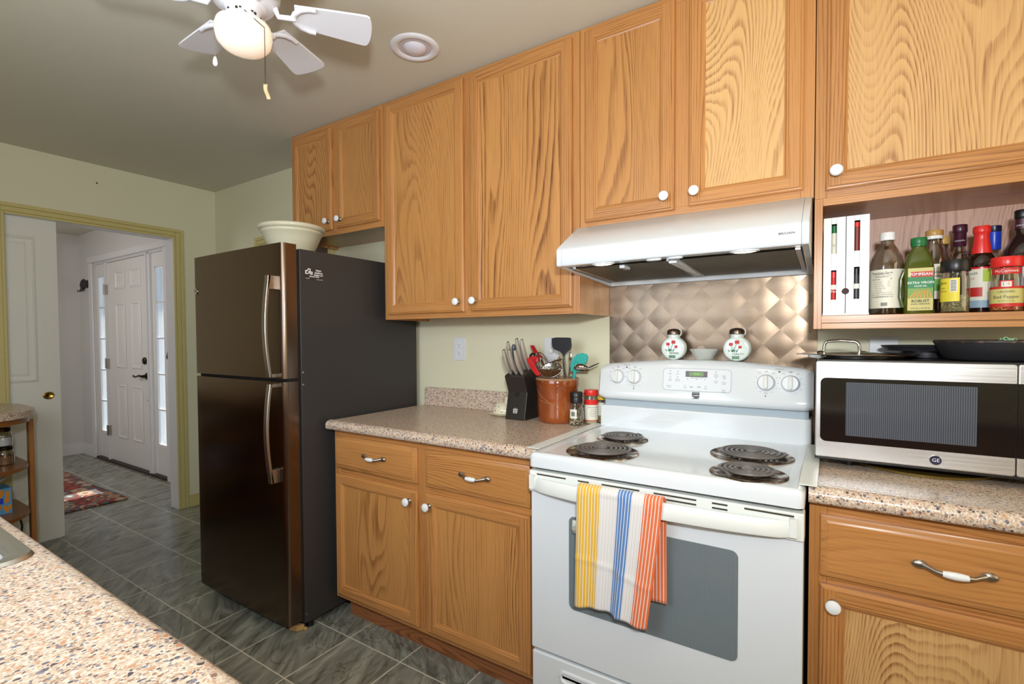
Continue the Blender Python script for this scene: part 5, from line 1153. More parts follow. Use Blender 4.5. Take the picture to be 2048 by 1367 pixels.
# red tongs and red spatula
t = utensil('red_spatula', 'red silicone scraper leaning over the left rim of the crock', 'spatula', (-.27, -.13, 1.10))
pl = [(-0.318, 1.188), (-0.305, 1.192), (-0.28, 1.167), (-0.252, 1.128), (-0.252, 1.115), (-0.267, 1.115), (-0.293, 1.142)]; b = MB(); fr_ = [Vector((a, -0.175, c)) for a, c in pl]; b.loft([[tuple(p + Vector((0, dy, 0))) for p in fr_] for dy in (-.004, .004)]); b.build('blade', M['red'], t, bevel=.002)
a0 = Vector((-0.2620, -0.1720, 1.1210)); b = MB(); b.tube([tuple(a0), tuple(a0 + Vector((.045, .04, -.02))), (-.20, -.09, .95)], .005, 8); b.build('handle', M['red'], t)
t = utensil('red_scraper', 'upright red rectangular scraper at the back of the crock', 'spatula', (-.25, -.08, 1.10))
pl = [(-0.362, 1.245), (-0.341, 1.245), (-0.317, 1.209), (-0.296, 1.191), (-0.301, 1.179), (-0.314, 1.184), (-0.346, 1.218)]; b = MB(); fr_ = [Vector((a, -0.07, c)) for a, c in pl]; b.loft([[tuple(p + Vector((0, dy, 0))) for p in fr_] for dy in (-.003, .003)]); b.build('blade', M['red'], t, bevel=.002)
b = MB(); b.tube([tuple(Vector((-0.3070, -0.0700, 1.1880))), tuple(Vector((-0.2750, -0.0750, 1.1370))), (-.20, -.09, .95)], .004, 8); b.build('handle', M['chrome'], t)
t = utensil('silicone_tongs', 'red tipped steel tongs at the left of the crock', 'tongs', (-.26, -.10, 1.10))
pl = [(-0.335, 1.194), (-0.317, 1.199), (-0.291, 1.193), (-0.286, 1.177), (-0.307, 1.159), (-0.328, 1.165)]; b = MB(); fr_ = [Vector((a, -0.12, c)) for a, c in pl]; b.loft([[tuple(p + Vector((0, dy, 0))) for p in fr_] for dy in (-.006, .006)]); b.build('tips', M['red'], t, bevel=.003)
for dx in (0, 1): b = MB(); b.tube([(-0.3090 + dx * .0087, -.115, 1.1880), (-0.2890 + dx * .0087, -.11, 1.1450), (-.21 + dx * .012, -.10, .95)], .0035, 6, flat=.5); b.build('arm', M['chrome'], t)
# whisk
t = utensil('wire_whisk', 'steel balloon whisk at the back left of the crock', 'whisk', (-.24, -.09, 1.10)); wc = Vector((-0.2970, -0.1000, 1.1850)); b = MB()
for k in range(5):
    a = k * PI / 5; ca, sa = math.cos(a), math.sin(a); path = []
    for i in range(17):
        tt = -1 + 2 * i / 16; w_ = .034 * math.cos(tt * PI / 2) ** .6 if abs(tt) < 1 else 0; sgn = 1
        ang = PI * i / 16; rr_ = .032 * math.sin(ang) ; path.append((wc.x + .030 * math.cos(ang) * ca + (.02 * (1 - math.sin(ang))), wc.y + .03 * math.cos(ang) * sa, wc.z - .03 + .060 * math.sin(ang)))
    b.tube(path, .0011, 6)
b.build('wires', M['chrome'], t)
b = MB(); b.tube([(wc.x + .01, wc.y, wc.z - .03), (-.21, -.10, .95)], .006, 8); b.build('handle', M['chrome'], t)
# forks/spoons
for (px, py, yy, lab, nm, rr_) in ((-0.1400, 1.1970, -.10, 'steel serving spoon standing just right of the turner', 'serving_spoon', .011), (-0.2090, 1.1750, -.07, 'worn wooden spoon standing behind the skimmer', 'wooden_spoon', .013)):
    t = utensil(nm, lab, 'spoon', (-.15, -.10, 1.10)); h = Vector((px, yy, py)); b = MB(); b.sphere(tuple(h), rr_, 14, 10, sx=.75, sy=.35, sz=1.9); mt = M['chrome'] if 'steel' in lab else plain('spoon_wood', (168, 138, 96), .6)
    b.build('bowl', mt, t); b = MB(); b.tube([(h.x, h.y, h.z - rr_ * 1.5), (h.x - .01, h.y, 1.08), (h.x - .02, -.09, .95)], .0035, 8); b.build('handle', mt, t)
t = utensil('spaghetti_server', 'toothed steel spaghetti server lying behind the skimmer', 'server', (-.17, -.10, 1.10)); b = MB(); a0, a1 = Vector((-0.2520, -0.0900, 1.1650)), Vector((-0.1770, -0.1000, 1.1870))
b.tube([tuple(a0), tuple((a0 + a1) / 2 + Vector((0, 0, .002))), tuple(a1)], [.008, .011, .006], 8, flat=.4)
for k in range(5): p = a0 + (a1 - a0) * (.1 + .18 * k); b.tube([tuple(p), tuple(p + Vector((-.004, -.002, .012)))], [.002, .001], 6)
b.tube([tuple(a1), (a1.x + .01, -.09, 1.08), (-.17, -.10, .95)], .0035, 6); b.build('head', M['nickel'], t)

def revolve(prof, c, mat, nm, par, seg=36, smooth=40): b = MB(); b.lathe(prof, c, seg); return b.build(nm, mat, par, smooth=smooth)
CAMV = Vector((.8075, -2.0361))
def faceang(x, y): return math.atan2(CAMV.y - y, CAMV.x - x)
# pepper grinder
c = (-.088, -.152, ZC); t = thing('pepper_grinder', 'clear pepper grinder with black cap beside the crock', 'pepper grinder', c)
revolve([(.002, .001), (.0285, 0), (.031, .004), (.0315, .05), (.030, .066), (.022, .082), (.020, .092)], c, M['glass'], 'glass_body', t); revolve([(.002, .003), (.029, .004), (.0295, .040), (.002, .044)], c, M['peppercorn'], 'peppercorns', t)
revolve([(.0235, .091), (.0255, .093), (.0255, .112), (.0245, .116), (.0265, .118), (.0265, .136), (.024, .139), (.002, .140)], c, M['black'], 'grinder_cap', t)
a = faceang(c[0], c[1]) - .45; lb = strip(c[0], c[1], .0322, a - .5, a + .5, c[2] + .03, c[2] + .068, M['paper'], t, 'paper_label')
b = MB()
for k in range(9):
    aa = a - .25 + k * .055; wv = .012 + .014 * ((k * 7) % 3) / 2; b.grid(lambda u, v: (c[0] + .0326 * math.cos(aa + wv * u * 2), c[1] + .0326 * math.sin(aa + wv * u * 2), c[2] + .040 + .018 * v), 1, 1)
b.build('barcode', M['text_black'], lb)
# red capped spice jar
c = (-.045, -.096, ZC); t = thing('spice_jar', 'tall red capped spice jar with white label beside the pepper grinder', 'spice jar', c)
revolve([(.002, .001), (.026, 0), (.0285, .003), (.0285, .108), (.026, .113), (.026, .122)], c, M['glass'], 'jar_body', t); revolve([(.002, .003), (.0268, .004), (.0268, .095), (.002, .097)], c, M['garlic'], 'powder', t)
revolve([(.0285, .122), (.0295, .124), (.0295, .142), (.028, .145), (.002, .146)], c, M['redcap'], 'cap', t)
a = faceang(c[0], c[1]); lb = strip(c[0], c[1], .0289, a - 1.5, a + 1.5, c[2] + .016, c[2] + .105, M['paper'], t, 'paper_label'); strip(c[0], c[1], .0291, a - 1.5, a + 1.5, c[2] + .083, c[2] + .105, M['redcap'], lb, 'red_band'); strip(c[0], c[1], .0291, a - 1.5, a + 1.5, c[2] + .016, c[2] + .019, M['redcap'], lb, 'red_line')
o_ = (c[0] + .03 * math.cos(a + .25), c[1] + .03 * math.sin(a + .25), c[2] + .073)
for k, s_ in enumerate(('Nutrition Facts', 'Calories 0', 'Total Fat 0g', 'Sodium 0mg', 'Protein 0g')): text(s_, .0055 if k else .007, (o_[0], o_[1], o_[2] - k * .009), (1, 0, 0), (0, 0, 1), M['text_black'], lb, 'label_lettering', wrap=(c[0], c[1], .0291), depth=.0002)
# yellow capped jar
c = (-.020, -.052, ZC); t = thing('spice_jar', 'small yellow capped spice jar behind the red capped one', 'spice jar', c)
revolve([(.002, .001), (.020, 0), (.0215, .003), (.0215, .088), (.019, .094), (.019, .100)], c, M['glass'], 'jar_body', t); revolve([(.002, .003), (.0195, .004), (.0195, .035), (.002, .036)], c, M['mustardgrain'], 'seeds', t)
revolve([(.021, .100), (.0215, .102), (.0215, .117), (.020, .119), (.002, .120)], c, M['yellowcap'], 'cap', t); a = faceang(c[0], c[1]); lb = strip(c[0], c[1], .0218, a - 1.2, a + 1.2, c[2] + .034, c[2] + .088, M['paper'], t, 'paper_label')

# salt and pepper shakers, glass bowl on the back guard
def shaker(cx, cz, word, lab):
    cy = -.060; t = thing('milk_glass_shaker', lab, 'shaker', (cx, cy, cz - .046)); R = .047
    b = MB(); pr = [(.002, -.019), (.030, -.020), (.041, -.0195), (.0435, -.018), (R - .001, -.012), (R, -.008), (R - .002, -.005), (R, -.002), (R - .002, .001), (R, .004), (R - .002, .007), (R - .001, .012), (.040, .018), (.002, .019)]
    n = 72; rings = []
    for r, h in pr: rings.append([(cx + r * (1 + (.012 if (i % 2 and abs(h) < .0135 and r > .04) else 0)) * math.cos(2 * PI * i / n), cy + h, cz + r * (1 + (.012 if (i % 2 and abs(h) < .0135 and r > .04) else 0)) * math.sin(2 * PI * i / n) * .97) for i in range(n)])
    b.loft(rings); body = b.build('jar_body', plain('milk_glass', (226, 238, 232), .12, coat=.6), t, smooth=60)
    b = MB(); b.lathe([(.022, cz + .036), (.0235, cz + .052), (.0225, cz + .054)], (cx, cy, 0), 28); b.build('neck', body.data.materials[0], t)
    b = MB(); b.lathe([(.0245, cz + .053), (.0262, cz + .055), (.0262, cz + .066), (.0245, cz + .069), (.020, cz + .073), (.008, cz + .076), (.001, cz + .0765)], (cx, cy, 0), 28); b.build('metal_cap', plain('tarnished_steel', (120, 104, 94), .3, metal=.9), t, smooth=40)
    b = MB(); b.tube([(cx + .020, cy - .004, cz + .074), (cx + .028, cy - .004, cz + .070), (cx + .029, cy - .004, cz + .058), (cx + .026, cy - .004, cz + .050)], .0017, 6); b.build('cap_handle', M['porcelain'], t)
    yf = cy - .0206
    def disc(dx, dz, r, mat, nm, k=1.0):
        b = MB(); b.prism([(cx + dx + r * math.cos(a * PI / 6) * (1 + .15 * math.sin(a * 3)), cz + dz + r * k * math.sin(a * PI / 6)) for a in range(12)], 'y', yf - .0004, yf + .0004); b.build(nm, mat, body)
    for dx, dz, r in ((-.018, .016, .0075), (.003, .024, .0085), (.013, .006, .0062)):
        b = MB()
        for q in (-1, 0, 1): b.prism([(cx + dx + q * r * .55 + px_ * r * .62, cz + dz + pz_ * r) for px_, pz_ in ((-.6, -.3), (0, -1), (.6, -.3), (.55, .4), (0, 1.0), (-.55, .4))], 'y', yf - .0004 - abs(q) * .0001, yf + .0004)
        b.build('tulip_decal', M['text_red'], body)
    b = MB()
    for p0, p1, p2 in (((-.017, .008), (-.013, .0), (-.012, -.012)), ((.001, .016), (-.006, .002), (-.010, -.012)), ((.010, .001), (.003, -.005), (-.001, -.012))): b.tube([(cx + p[0], yf, cz + p[1]) for p in (p0, p1, p2)], .0007, 5)
    for dx, an in ((-.022, -.5), (-.014, -.25), (-.006, .2), (.001, .4), (-.010, 0)): b.prism([(cx + dx, cz - .014), (cx + dx + .002 + an * .004, cz - .008), (cx + dx + an * .014, cz - .001), (cx + dx - .0025 + an * .004, cz - .008)], 'y', yf - .0004, yf + .0004)
    for k in range(6): b.prism([(cx - .014 + k * .0042, cz - .038), (cx - .011 + k * .0042, cz - .038), (cx - .0105 + k * .0042, cz - .027), (cx - .0135 + k * .0042, cz - .027)], 'y', yf - .0004, yf + .0004)
    b.build('leaf_decal', M['greenleaf'], body)
    text(word, .0105, (cx + .006, yf - .0003, cz - .0195), (1, 0, 0), (0, 0, 1), M['text_black'], body, 'word_decal', sx=1.1)
shaker(.290, 1.2365, 'PEPPER', 'round white milk glass pepper shaker with red tulips on the stove')
shaker(.518, 1.2365, '••SALT••', 'round white milk glass salt shaker with red tulips on the stove')
b = MB(); c = (.403, -.062, 1.1915); b.lathe([(.002, .0015), (.026, 0), (.030, .003), (.047, .030), (.052, .041), (.051, .043), (.0475, .040), (.028, .007), (.002, .005)], c, 40); gm = plain('thick_clear_glass', (226, 232, 226), .08, coat=.5); gm.node_tree.nodes['Principled BSDF'].inputs['Alpha'].default_value = .42; o = b.build('glass_bowl', gm, smooth=50, loc=c); tag(o, 'small clear glass bowl between the two tulip shakers', 'bowl')

# ================================================================== SPICE SHELF CONTENTS
ZS = 1.3415
t = thing('spice_rack', 'white two column upright spice rack at the left of the open shelf', 'spice rack', (.842, -.18, ZS)); yf = -.298
for k, (x0, x1) in enumerate(((.7865, .8410), (.8425, .8975))):
    sl = ((.8063, .8192), (.8617, .8750))[k]; sxa, sxb = sl; zs_ = ((1.523, 1.609), (1.388, 1.474)) if k == 0 else ((1.5265, 1.613), (1.388, 1.480))
    b = MB(); b.box(x0, sxa, yf, yf + .004, ZS + .006, 1.628); b.box(sxb, x1, yf, yf + .004, ZS + .006, 1.628); zz = [ZS + .006] + [q for s_ in sorted(zs_) for q in s_] + [1.628]
    for i in range(0, len(zz), 2): b.box(sxa, sxb, yf, yf + .004, zz[i], zz[i + 1])
    b.box(x0, x0 + .003, yf + .004, -.06, ZS + .006, 1.628); b.box(x1 - .003, x1, yf + .004, -.06, ZS + .006, 1.628); b.box(x0, x1, yf + .004, -.06, 1.625, 1.628); b.box(x0, x1, -.063, -.06, ZS + .006, 1.625)
    pn = b.build('rack_column', M['plastic'], t, bevel=.0006, seg=1)
    for z0, z1 in zs_: b = MB(); b.box(sxa, sxb, yf + .022, yf + .024, z0 - .01, z1 + .01); b.build('slot_back', M['dark'], pn)
b = MB(); b.box(.7855, .8985, yf - .003, -.06, ZS, ZS + .006); b.build('rack_base', M['plastic'], t, bevel=.001)
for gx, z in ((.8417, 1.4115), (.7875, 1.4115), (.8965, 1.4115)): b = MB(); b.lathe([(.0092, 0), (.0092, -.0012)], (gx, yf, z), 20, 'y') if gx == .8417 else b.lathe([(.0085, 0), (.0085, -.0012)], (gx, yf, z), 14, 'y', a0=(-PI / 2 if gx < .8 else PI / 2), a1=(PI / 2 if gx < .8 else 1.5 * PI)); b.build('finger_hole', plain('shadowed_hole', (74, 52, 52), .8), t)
for (x, z0, z1, capm, capf, bodym, lab, word) in ((.8128, 1.523, 1.609, M['greencap'], .45, M['paper'], 'green capped spice tube in the upper left slot of the white rack', 'C'), (.8684, 1.5265, 1.613, M['redcap'], .25, plain('paprika_tube', (126, 50, 40), .4), 'red capped spice tube in the upper right slot of the white rack', ''), (.8128, 1.388, 1.474, M['redcap'], .35, M['text_red'], 'red capped spice tube in the lower left slot of the white rack', 'No'), (.8684, 1.388, 1.480, M['black'], .35, plain('dark_spice_tube', (60, 60, 66), .4), 'black capped spice tube in the lower right slot of the white rack', '')):
    t = thing('spice_tube', lab, 'spice jar', (x, yf + .013, z0)); r = .0075; hz = z1 - z0; zc = z1 - .006 - hz * capf * .5
    revolve([(.001, .001), (r, 0), (r, zc - z0), (.001, zc - z0)], (x, yf + .013, z0), bodym, 'tube_body', t, 20); revolve([(r + .0002, zc - z0), (r + .0002, z1 - z0 - .004), (.001, z1 - z0 - .003)], (x, yf + .013, z0), capm, 'cap', t, 20)
    if word: text(word, .009, (x, yf + .0052, z0 + .024), (1, 0, 0), (0, 0, 1), M['bluecap'] if word == 'C' else M['text_white'], t)
    if capf == .35: b = MB(); b.box(x - .006, x + .006, yf + .0045, yf + .0052, z0 + .030, z0 + .044); b.build('tube_label', M['paper'], t)
def bottle(name, lab, c, prof, mat, cap, capm, cat='bottle', liquid=None, lmat=None, sx=1, sy=1):
    t = thing(name, lab, cat, c); b = MB(); b.lathe(prof, c, 40, sx=sx, sy=sy); b.build('bottle_body', mat, t, smooth=45)
    if liquid: b = MB(); b.lathe(liquid, c, 32, sx=sx, sy=sy); b.build('liquid', lmat, t)
    b = MB()
    n = 40; rings = [[(c[0] + r * (1 + (.02 if i % 2 else 0)) * math.cos(2 * PI * i / n), c[1] + r * (1 + (.02 if i % 2 else 0)) * math.sin(2 * PI * i / n), c[2] + h) for i in range(n)] for r, h in cap]; b.loft(rings); b.build('cap', capm, t)
    return t
def lettering(t, c, R, a, items, par=None):
    for s_, sz, z, m_ in items: text(s_, sz, (c[0] + R * math.cos(a), c[1] + R * math.sin(a), c[2] + z), (1, 0, 0), (0, 0, 1), m_, par or t, 'label_lettering', wrap=(c[0], c[1], R), depth=.0003)
# vinegar
c = (.945, -.205, ZS); t = bottle('vinegar_bottle', 'round clear plastic bottle with white cap and nutrition label', c, [(.002, .002), (.038, 0), (.041, .006), (.041, .135), (.0405, .148), (.036, .170), (.024, .196), (.0165, .208), (.0155, .222)], M['pet'], [(.0185, .219), (.019, .221), (.019, .240), (.018, .242)], M['porcelain'], liquid=[(.002, .004), (.039, .005), (.039, .030), (.002, .031)], lmat=M['vinegar'])
a = faceang(c[0], c[1]); lb = strip(c[0], c[1], .0415, a - 1.9, a + 1.15, c[2] + .020, c[2] + .132, M['paper'], t, 'paper_label', 30)
al = a - .32
lettering(t, c, .0417, al, [('Nutrition Facts', .0088, .122, M['text_black']), ('Serving Size 1 tbsp (15mL)', .0042, .1145, M['text_black']), ('Calories             0', .0066, .104, M['text_black'])] + [(s_, .0045, .096 - i * .0062, M['text_grey']) for i, s_ in enumerate(('Total Fat 0g           0%', 'Sodium 0mg          0%', 'Total Carb. 0g       0%', 'Total Sugars 0g      ', 'Protein 0g              ', 'Not a significant source of', 'other nutrients. INGREDIENTS', 'ORGANIC VINEGAR, WATER'))], lb)
b = MB(); cc2 = c
for zz in (.1185, .1095, .052): b.grid(lambda u, v: (c[0] + .0419 * math.cos(al - .42 + .84 * u), c[1] + .0419 * math.sin(al - .42 + .84 * u), c[2] + zz + .0012 * v), 8, 1)
for k in range(16): aa = al - .02 + k * .024; b.grid(lambda u, v: (c[0] + .0419 * math.cos(aa + (.008 + .006 * (k % 3)) * u), c[1] + .0419 * math.sin(aa + (.008 + .006 * (k % 3)) * u), c[2] + .026 + .010 * v), 1, 1)
b.build('label_rules', M['text_black'], lb)
# olive oil
c = (1.014, -.232, ZS); t = thing('olive_oil_bottle', 'square green olive oil bottle with green cap and printed label', 'bottle', c)
def sq(h, z, r): return [(c[0] + x, c[1] + y, c[2] + z) for x, y in rrect(-h, h, -h * .8, h * .8, r, 5)]
b = MB(); b.loft([sq(.031, 0, .012), sq(.0335, .004, .014), sq(.0335, .125, .014), sq(.031, .145, .014), sq(.024, .172, .014), sq(.0165, .184, .0125), sq(.0155, .196, .012)]); b.build('bottle_body', M['oilglass'], t, smooth=45)
revolve([(.0165, .190), (.0178, .191), (.0178, .196), (.0188, .198), (.0188, .213), (.0175, .215)], c, M['greencap'], 'cap', t)
yl = c[1] - .0270
b = MB(); b.box(c[0] - .026, c[0] + .0295, yl - .0004, yl, c[2] + .010, c[2] + .128); lb = b.build('paper_label', M['tanlabel'], t)
b = MB(); b.box(c[0] - .026, c[0] + .0295, yl - .0008, yl - .0004, c[2] + .072, c[2] + .104); b.build('green_band', M['greenlabel'], lb)
b = MB(); b.box(c[0] - .019, c[0] + .0285, yl - .0011, yl - .0004, c[2] + .103, c[2] + .118); b.build('red_banner', M['text_red'], lb)
b = MB()
for k in range(7): b.prism([(c[0] - .024 + k * .008, c[2] + .045), (c[0] - .020 + k * .008, c[2] + .045), (c[0] - .006 + k * .0045, c[2] + .066), (c[0] - .008 + k * .0045, c[2] + .066)], 'y', yl - .0009, yl - .0004)
b.build('field_print', M['orange'], lb)
b = MB(); b.box(c[0] - .026, c[0] + .0295, yl - .0007, yl - .0004, c[2] + .044, c[2] + .072); b.build('meadow_print', plain('olive_green_print', (120, 160, 70), .5), lb)
for s_, sz, z, m_ in (('POMPEIAN', .0105, .1105, M['text_white']), ('EXTRA VIRGIN', .0088, .087, M['text_white']), ('OLIVE OIL', .0062, .0775, M['text_white']), ('ROBUST', .0105, .036, M['text_black']), ('SALADS • MARINADES', .0042, .028, M['text_black']), ('16 FL OZ (1 PT) 473 mL', .0042, .016, M['text_black'])): text(s_, sz, (c[0] + .002, yl - .0012, c[2] + z), (1, 0, 0), (0, 0, 1), m_, lb, 'label_lettering', bold=.015)
b = MB(); b.tube([(c[0] - .032, c[1] - .012, c[2] + .125), (c[0] - .040, c[1] - .012, c[2] + .10), (c[0] - .041, c[1] - .012, c[2] + .05), (c[0] - .034, c[1] - .012, c[2] + .02)], .0055, 10); b.build('bottle_grip', M['oilglass'], t)
# dressing with gold cap
c = (1.058, -.150, ZS); t = bottle('dressing_bottle', 'clear dressing bottle with gold and white cap behind the olive oil', c, [(.002, .002), (.028, 0), (.030, .006), (.030, .10), (.0305, .140), (.028, .165), (.021, .195), (.018, .215), (.018, .222)], M['pet'], [(.019, .219), (.0195, .220), (.0195, .228), (.0205, .230), (.0205, .243), (.0195, .245)], M['goldcap'], liquid=[(.002, .004), (.028, .005), (.028, .035), (.002, .036)], lmat=M['darkglass'])
a = faceang(c[0], c[1]); lb = strip(c[0], c[1], .0306, a - 1.2, a + 1.2, c[2] + .045, c[2] + .145, M['paper'], t, 'paper_label'); strip(c[0], c[1], .0308, a - .6, a + .7, c[2] + .068, c[2] + .102, plain('leaf_green_print', (96, 170, 74), .5), lb, 'green_picture')
lettering(t, c, .0308, a + .2, [('Italian', .010, .122, M['text_dark']), ('DRESSING', .006, .110, M['text_dark'])], lb); b = MB(); b.lathe([(.0197, .219), (.0205, .2195), (.0205, .228), (.0197, .2285)], c, 32); b.build('white_collar', M['porcelain'], t)
c = (1.088, -.080, ZS); bottle('sauce_bottle', 'slim clear bottle with pale yellow cap at the back of the shelf', c, [(.002, .002), (.021, 0), (.022, .006), (.022, .150), (.019, .185), (.014, .200), (.0135, .215)], M['pet'], [(.0155, .212), (.0165, .214), (.0165, .234), (.0155, .236)], plain('pale_gold_cap', (214, 176, 96), .4), liquid=[(.002, .004), (.020, .005), (.020, .12), (.002, .121)], lmat=M['vinegar'])
c = (1.120, -.115, ZS); t = bottle('balsamic_bottle', 'dark purple necked vinegar bottle at the back of the shelf', c, [(.002, .002), (.026, 0), (.028, .006), (.028, .130), (.026, .150), (.016, .180), (.0125, .192), (.0125, .205)], M['pet'], [(.0135, .198), (.0142, .199), (.0142, .236), (.0155, .238), (.0165, .240), (.0165, .258), (.0155, .260)], M['purple'], liquid=[(.002, .004), (.026, .005), (.026, .11), (.002, .111)], lmat=M['darkglass'])
a = faceang(c[0], c[1]); lettering(t, c, .0147, a, [('COLAVITA', .0052, .213, M['text_white'])])
c = (1.154, -.185, ZS); t = bottle('soy_sauce_bottle', 'dark sauce bottle with long red neck and cap', c, [(.002, .002), (.031, 0), (.033, .006), (.033, .125), (.032, .140), (.024, .160), (.017, .170), (.016, .180)], M['soy'], [(.021, .163), (.0215, .166), (.0165, .200), (.0160, .218), (.0180, .221), (.0185, .224), (.0185, .236), (.017, .239)], M['redcap'])
a = faceang(c[0], c[1]); lb = strip(c[0], c[1], .0336, a - 1.4, a + 1.4, c[2] + .015, c[2] + .125, M['paper'], t, 'paper_label'); strip(c[0], c[1], .0338, a - 1.4, a + 1.4, c[2] + .120, c[2] + .125, M['redcap'], lb, 'red_edge'); strip(c[0], c[1], .0338, a - 1.2, a + .1, c[2] + .045, c[2] + .070, M['text_red'], lb, 'red_fish_print'); strip(c[0], c[1], .0338, a - 1.4, a + 1.4, c[2] + .015, c[2] + .035, plain('pale_blue_print', (150, 180, 200), .5), lb, 'blue_band'); strip(c[0], c[1], .0338, a + .1, a + .9, c[2] + .085, c[2] + .118, plain('lime_print', (176, 200, 70), .5), lb, 'lime_print')
lettering(t, c, .0339, a - .55, [('MILLER', .008, .108, M['text_black']), ('LITE', .006, .094, M['text_red'])], lb)
c = (1.200, -.080, ZS); bottle('vodka_bottle', 'clear bottle with blue foil neck and navy cap', c, [(.002, .002), (.027, 0), (.029, .006), (.029, .140), (.026, .160), (.015, .180), (.0135, .190)], M['glass'], [(.0142, .185), (.0150, .187), (.0150, .2355), (.014, .236)], M['bluefoil']); 
b = MB(); b.lathe([(.0152, .2358), (.0158, .237), (.0158, .252), (.0145, .2535), (.001, .254)], c, 28); b.build('top_cap', M['bluecap'], [o for o in COL.objects if o.get('label', '').startswith('clear bottle with blue')][0])
c = (1.238, -.170, ZS); t = bottle('wine_vinegar_bottle', 'dark round bottle with black cap at the right edge of the shelf', c, [(.002, .002), (.036, 0), (.038, .006), (.038, .150), (.036, .168), (.024, .195), (.0155, .208), (.0145, .235)], M['darkglass'], [(.0150, .222), (.0155, .223), (.0155, .252), (.0165, .254), (.0172, .256), (.0172, .272), (.016, .275)], M['black'])
a = faceang(c[0], c[1]); strip(c[0], c[1], .0160, a - 1.5, a + 1.5, c[2] + .224, c[2] + .250, M['purple'], t, 'neck_label'); lettering(t, c, .0162, a, [('COLAVITA', .0058, .233, M['text_white'])]); lb = strip(c[0], c[1], .0384, a - 1.5, a + 1.5, c[2] + .03, c[2] + .14, M['bluecap'], t, 'paper_label'); strip(c[0], c[1], .0386, a - .9, a - .3, c[2] + .09, c[2] + .115, M['yellowcap'], lb, 'yellow_print')
# herb jar, red pepper jar
c = (1.087, -.272, ZS); t = thing('herb_jar', 'herb jar with black lid and yellow label at the shelf front', 'spice jar', c)
revolve([(.002, .001), (.028, 0), (.030, .004), (.030, .088), (.0275, .102), (.027, .110)], c, M['glass'], 'jar_body', t); revolve([(.002, .003), (.0282, .004), (.0282, .046), (.002, .050)], c, M['herbs'], 'dried_herbs', t); revolve([(.0305, .110), (.0315, .112), (.0315, .138), (.030, .141), (.002, .1415)], c, M['black'], 'lid', t)
a = faceang(c[0], c[1]); lb = strip(c[0], c[1], .0306, a - 1.7, a + .30, c[2] + .030, c[2] + .092, M['yellowlabel'], t, 'yellow_label', 20)
lettering(t, c, .0309, a - .92, [('Spice', .010, .080, M['purple']), ('Italian', .0055, .066, M['text_dark']), ('Seasoning', .005, .058, M['text_dark'])], lb)
b = MB(); b.grid(lambda u, v: (c[0] + .0309 * math.cos(a - .36 + .50 * u), c[1] + .0309 * math.sin(a - .36 + .50 * u), c[2] + .056 + .032 * v), 4, 1); b.build('barcode_patch', M['paper'], lb); b = MB()
for k in range(9): b.grid(lambda u, v: (c[0] + .0311 * math.cos(a - .30 + .38 * u), c[1] + .0311 * math.sin(a - .30 + .38 * u), c[2] + .058 + k * .0033 + .0016 * v), 4, 1)
b.build('barcode', M['text_black'], lb)
c = (1.187, -.270, ZS); t = thing('red_pepper_jar', 'crushed red pepper jar with red lid at the right front of the shelf', 'spice jar', c)
revolve([(.002, .001), (.029, 0), (.031, .004), (.031, .082), (.0285, .096), (.0285, .112)], c, M['glass'], 'jar_body', t); revolve([(.002, .003), (.0292, .004), (.0292, .060), (.002, .062)], c, M['flakes'], 'pepper_flakes', t); revolve([(.0305, .114), (.0315, .116), (.0315, .137), (.030, .140), (.002, .1405)], c, M['redcap'], 'lid', t)
a = faceang(c[0], c[1]); lb = strip(c[0], c[1], .0316, a - 1.5, a + 1.5, c[2] + .018, c[2] + .064, M['tanlabel'], t, 'tan_label'); strip(c[0], c[1], .0318, a - 1.5, a + 1.5, c[2] + .012, c[2] + .021, M['text_red'], lb, 'lower_red_band'); strip(c[0], c[1], .0318, a - 1.5, a + 1.5, c[2] + .058, c[2] + .064, M['text_red'], lb, 'upper_red_band'); strip(c[0], c[1], .0293, a - 1.2, a + 1.2, c[2] + .095, c[2] + .111, M['text_red'], t, 'neck_band')
b = strip(c[0], c[1], .0319, a - .42, a + .42, c[2] + .060, c[2] + .079, M['text_red'], lb, 'badge_red'); b = strip(c[0], c[1], .0321, a - .30, a + .30, c[2] + .063, c[2] + .076, M['paper'], lb, 'badge_white')
lettering(t, c, .0296, a, [('McCormick', .0100, .103, M['text_white'])]); lettering(t, c, .0323, a - .08, [('11', .012, .0695, M['bluecap'])], lb); lettering(t, c, .0323, a + .14, [('5', .009, .0695, M['text_red'])], lb); lettering(t, c, .0319, a, [('CRUSHED', .0075, .050, M['text_dark']), ('Red Pepper', .0110, .037, M['text_dark']), ('NET WT 1.5 OZ (42g)', .0034, .0265, M['text_dark'])], lb)
c = (1.150, -.050, ZS); t = thing('clamp_jar', 'glass jar with wire clamp behind the red necked bottle', 'jar', c); revolve([(.002, .001), (.030, 0), (.032, .004), (.032, .150), (.028, .165), (.028, .180)], c, M['glass'], 'jar_body', t)
b = MB(); b.tube([(c[0] + .030 * math.cos(i * PI / 10), c[1] + .030 * math.sin(i * PI / 10), c[2] + .186) for i in range(21)], .0013, 6); b.tube([(c[0] - .030, c[1], c[2] + .186), (c[0] - .036, c[1] - .004, c[2] + .170), (c[0] - .032, c[1], c[2] + .15)], .0013, 6); b.build('wire_clamp', M['bronze'], t)

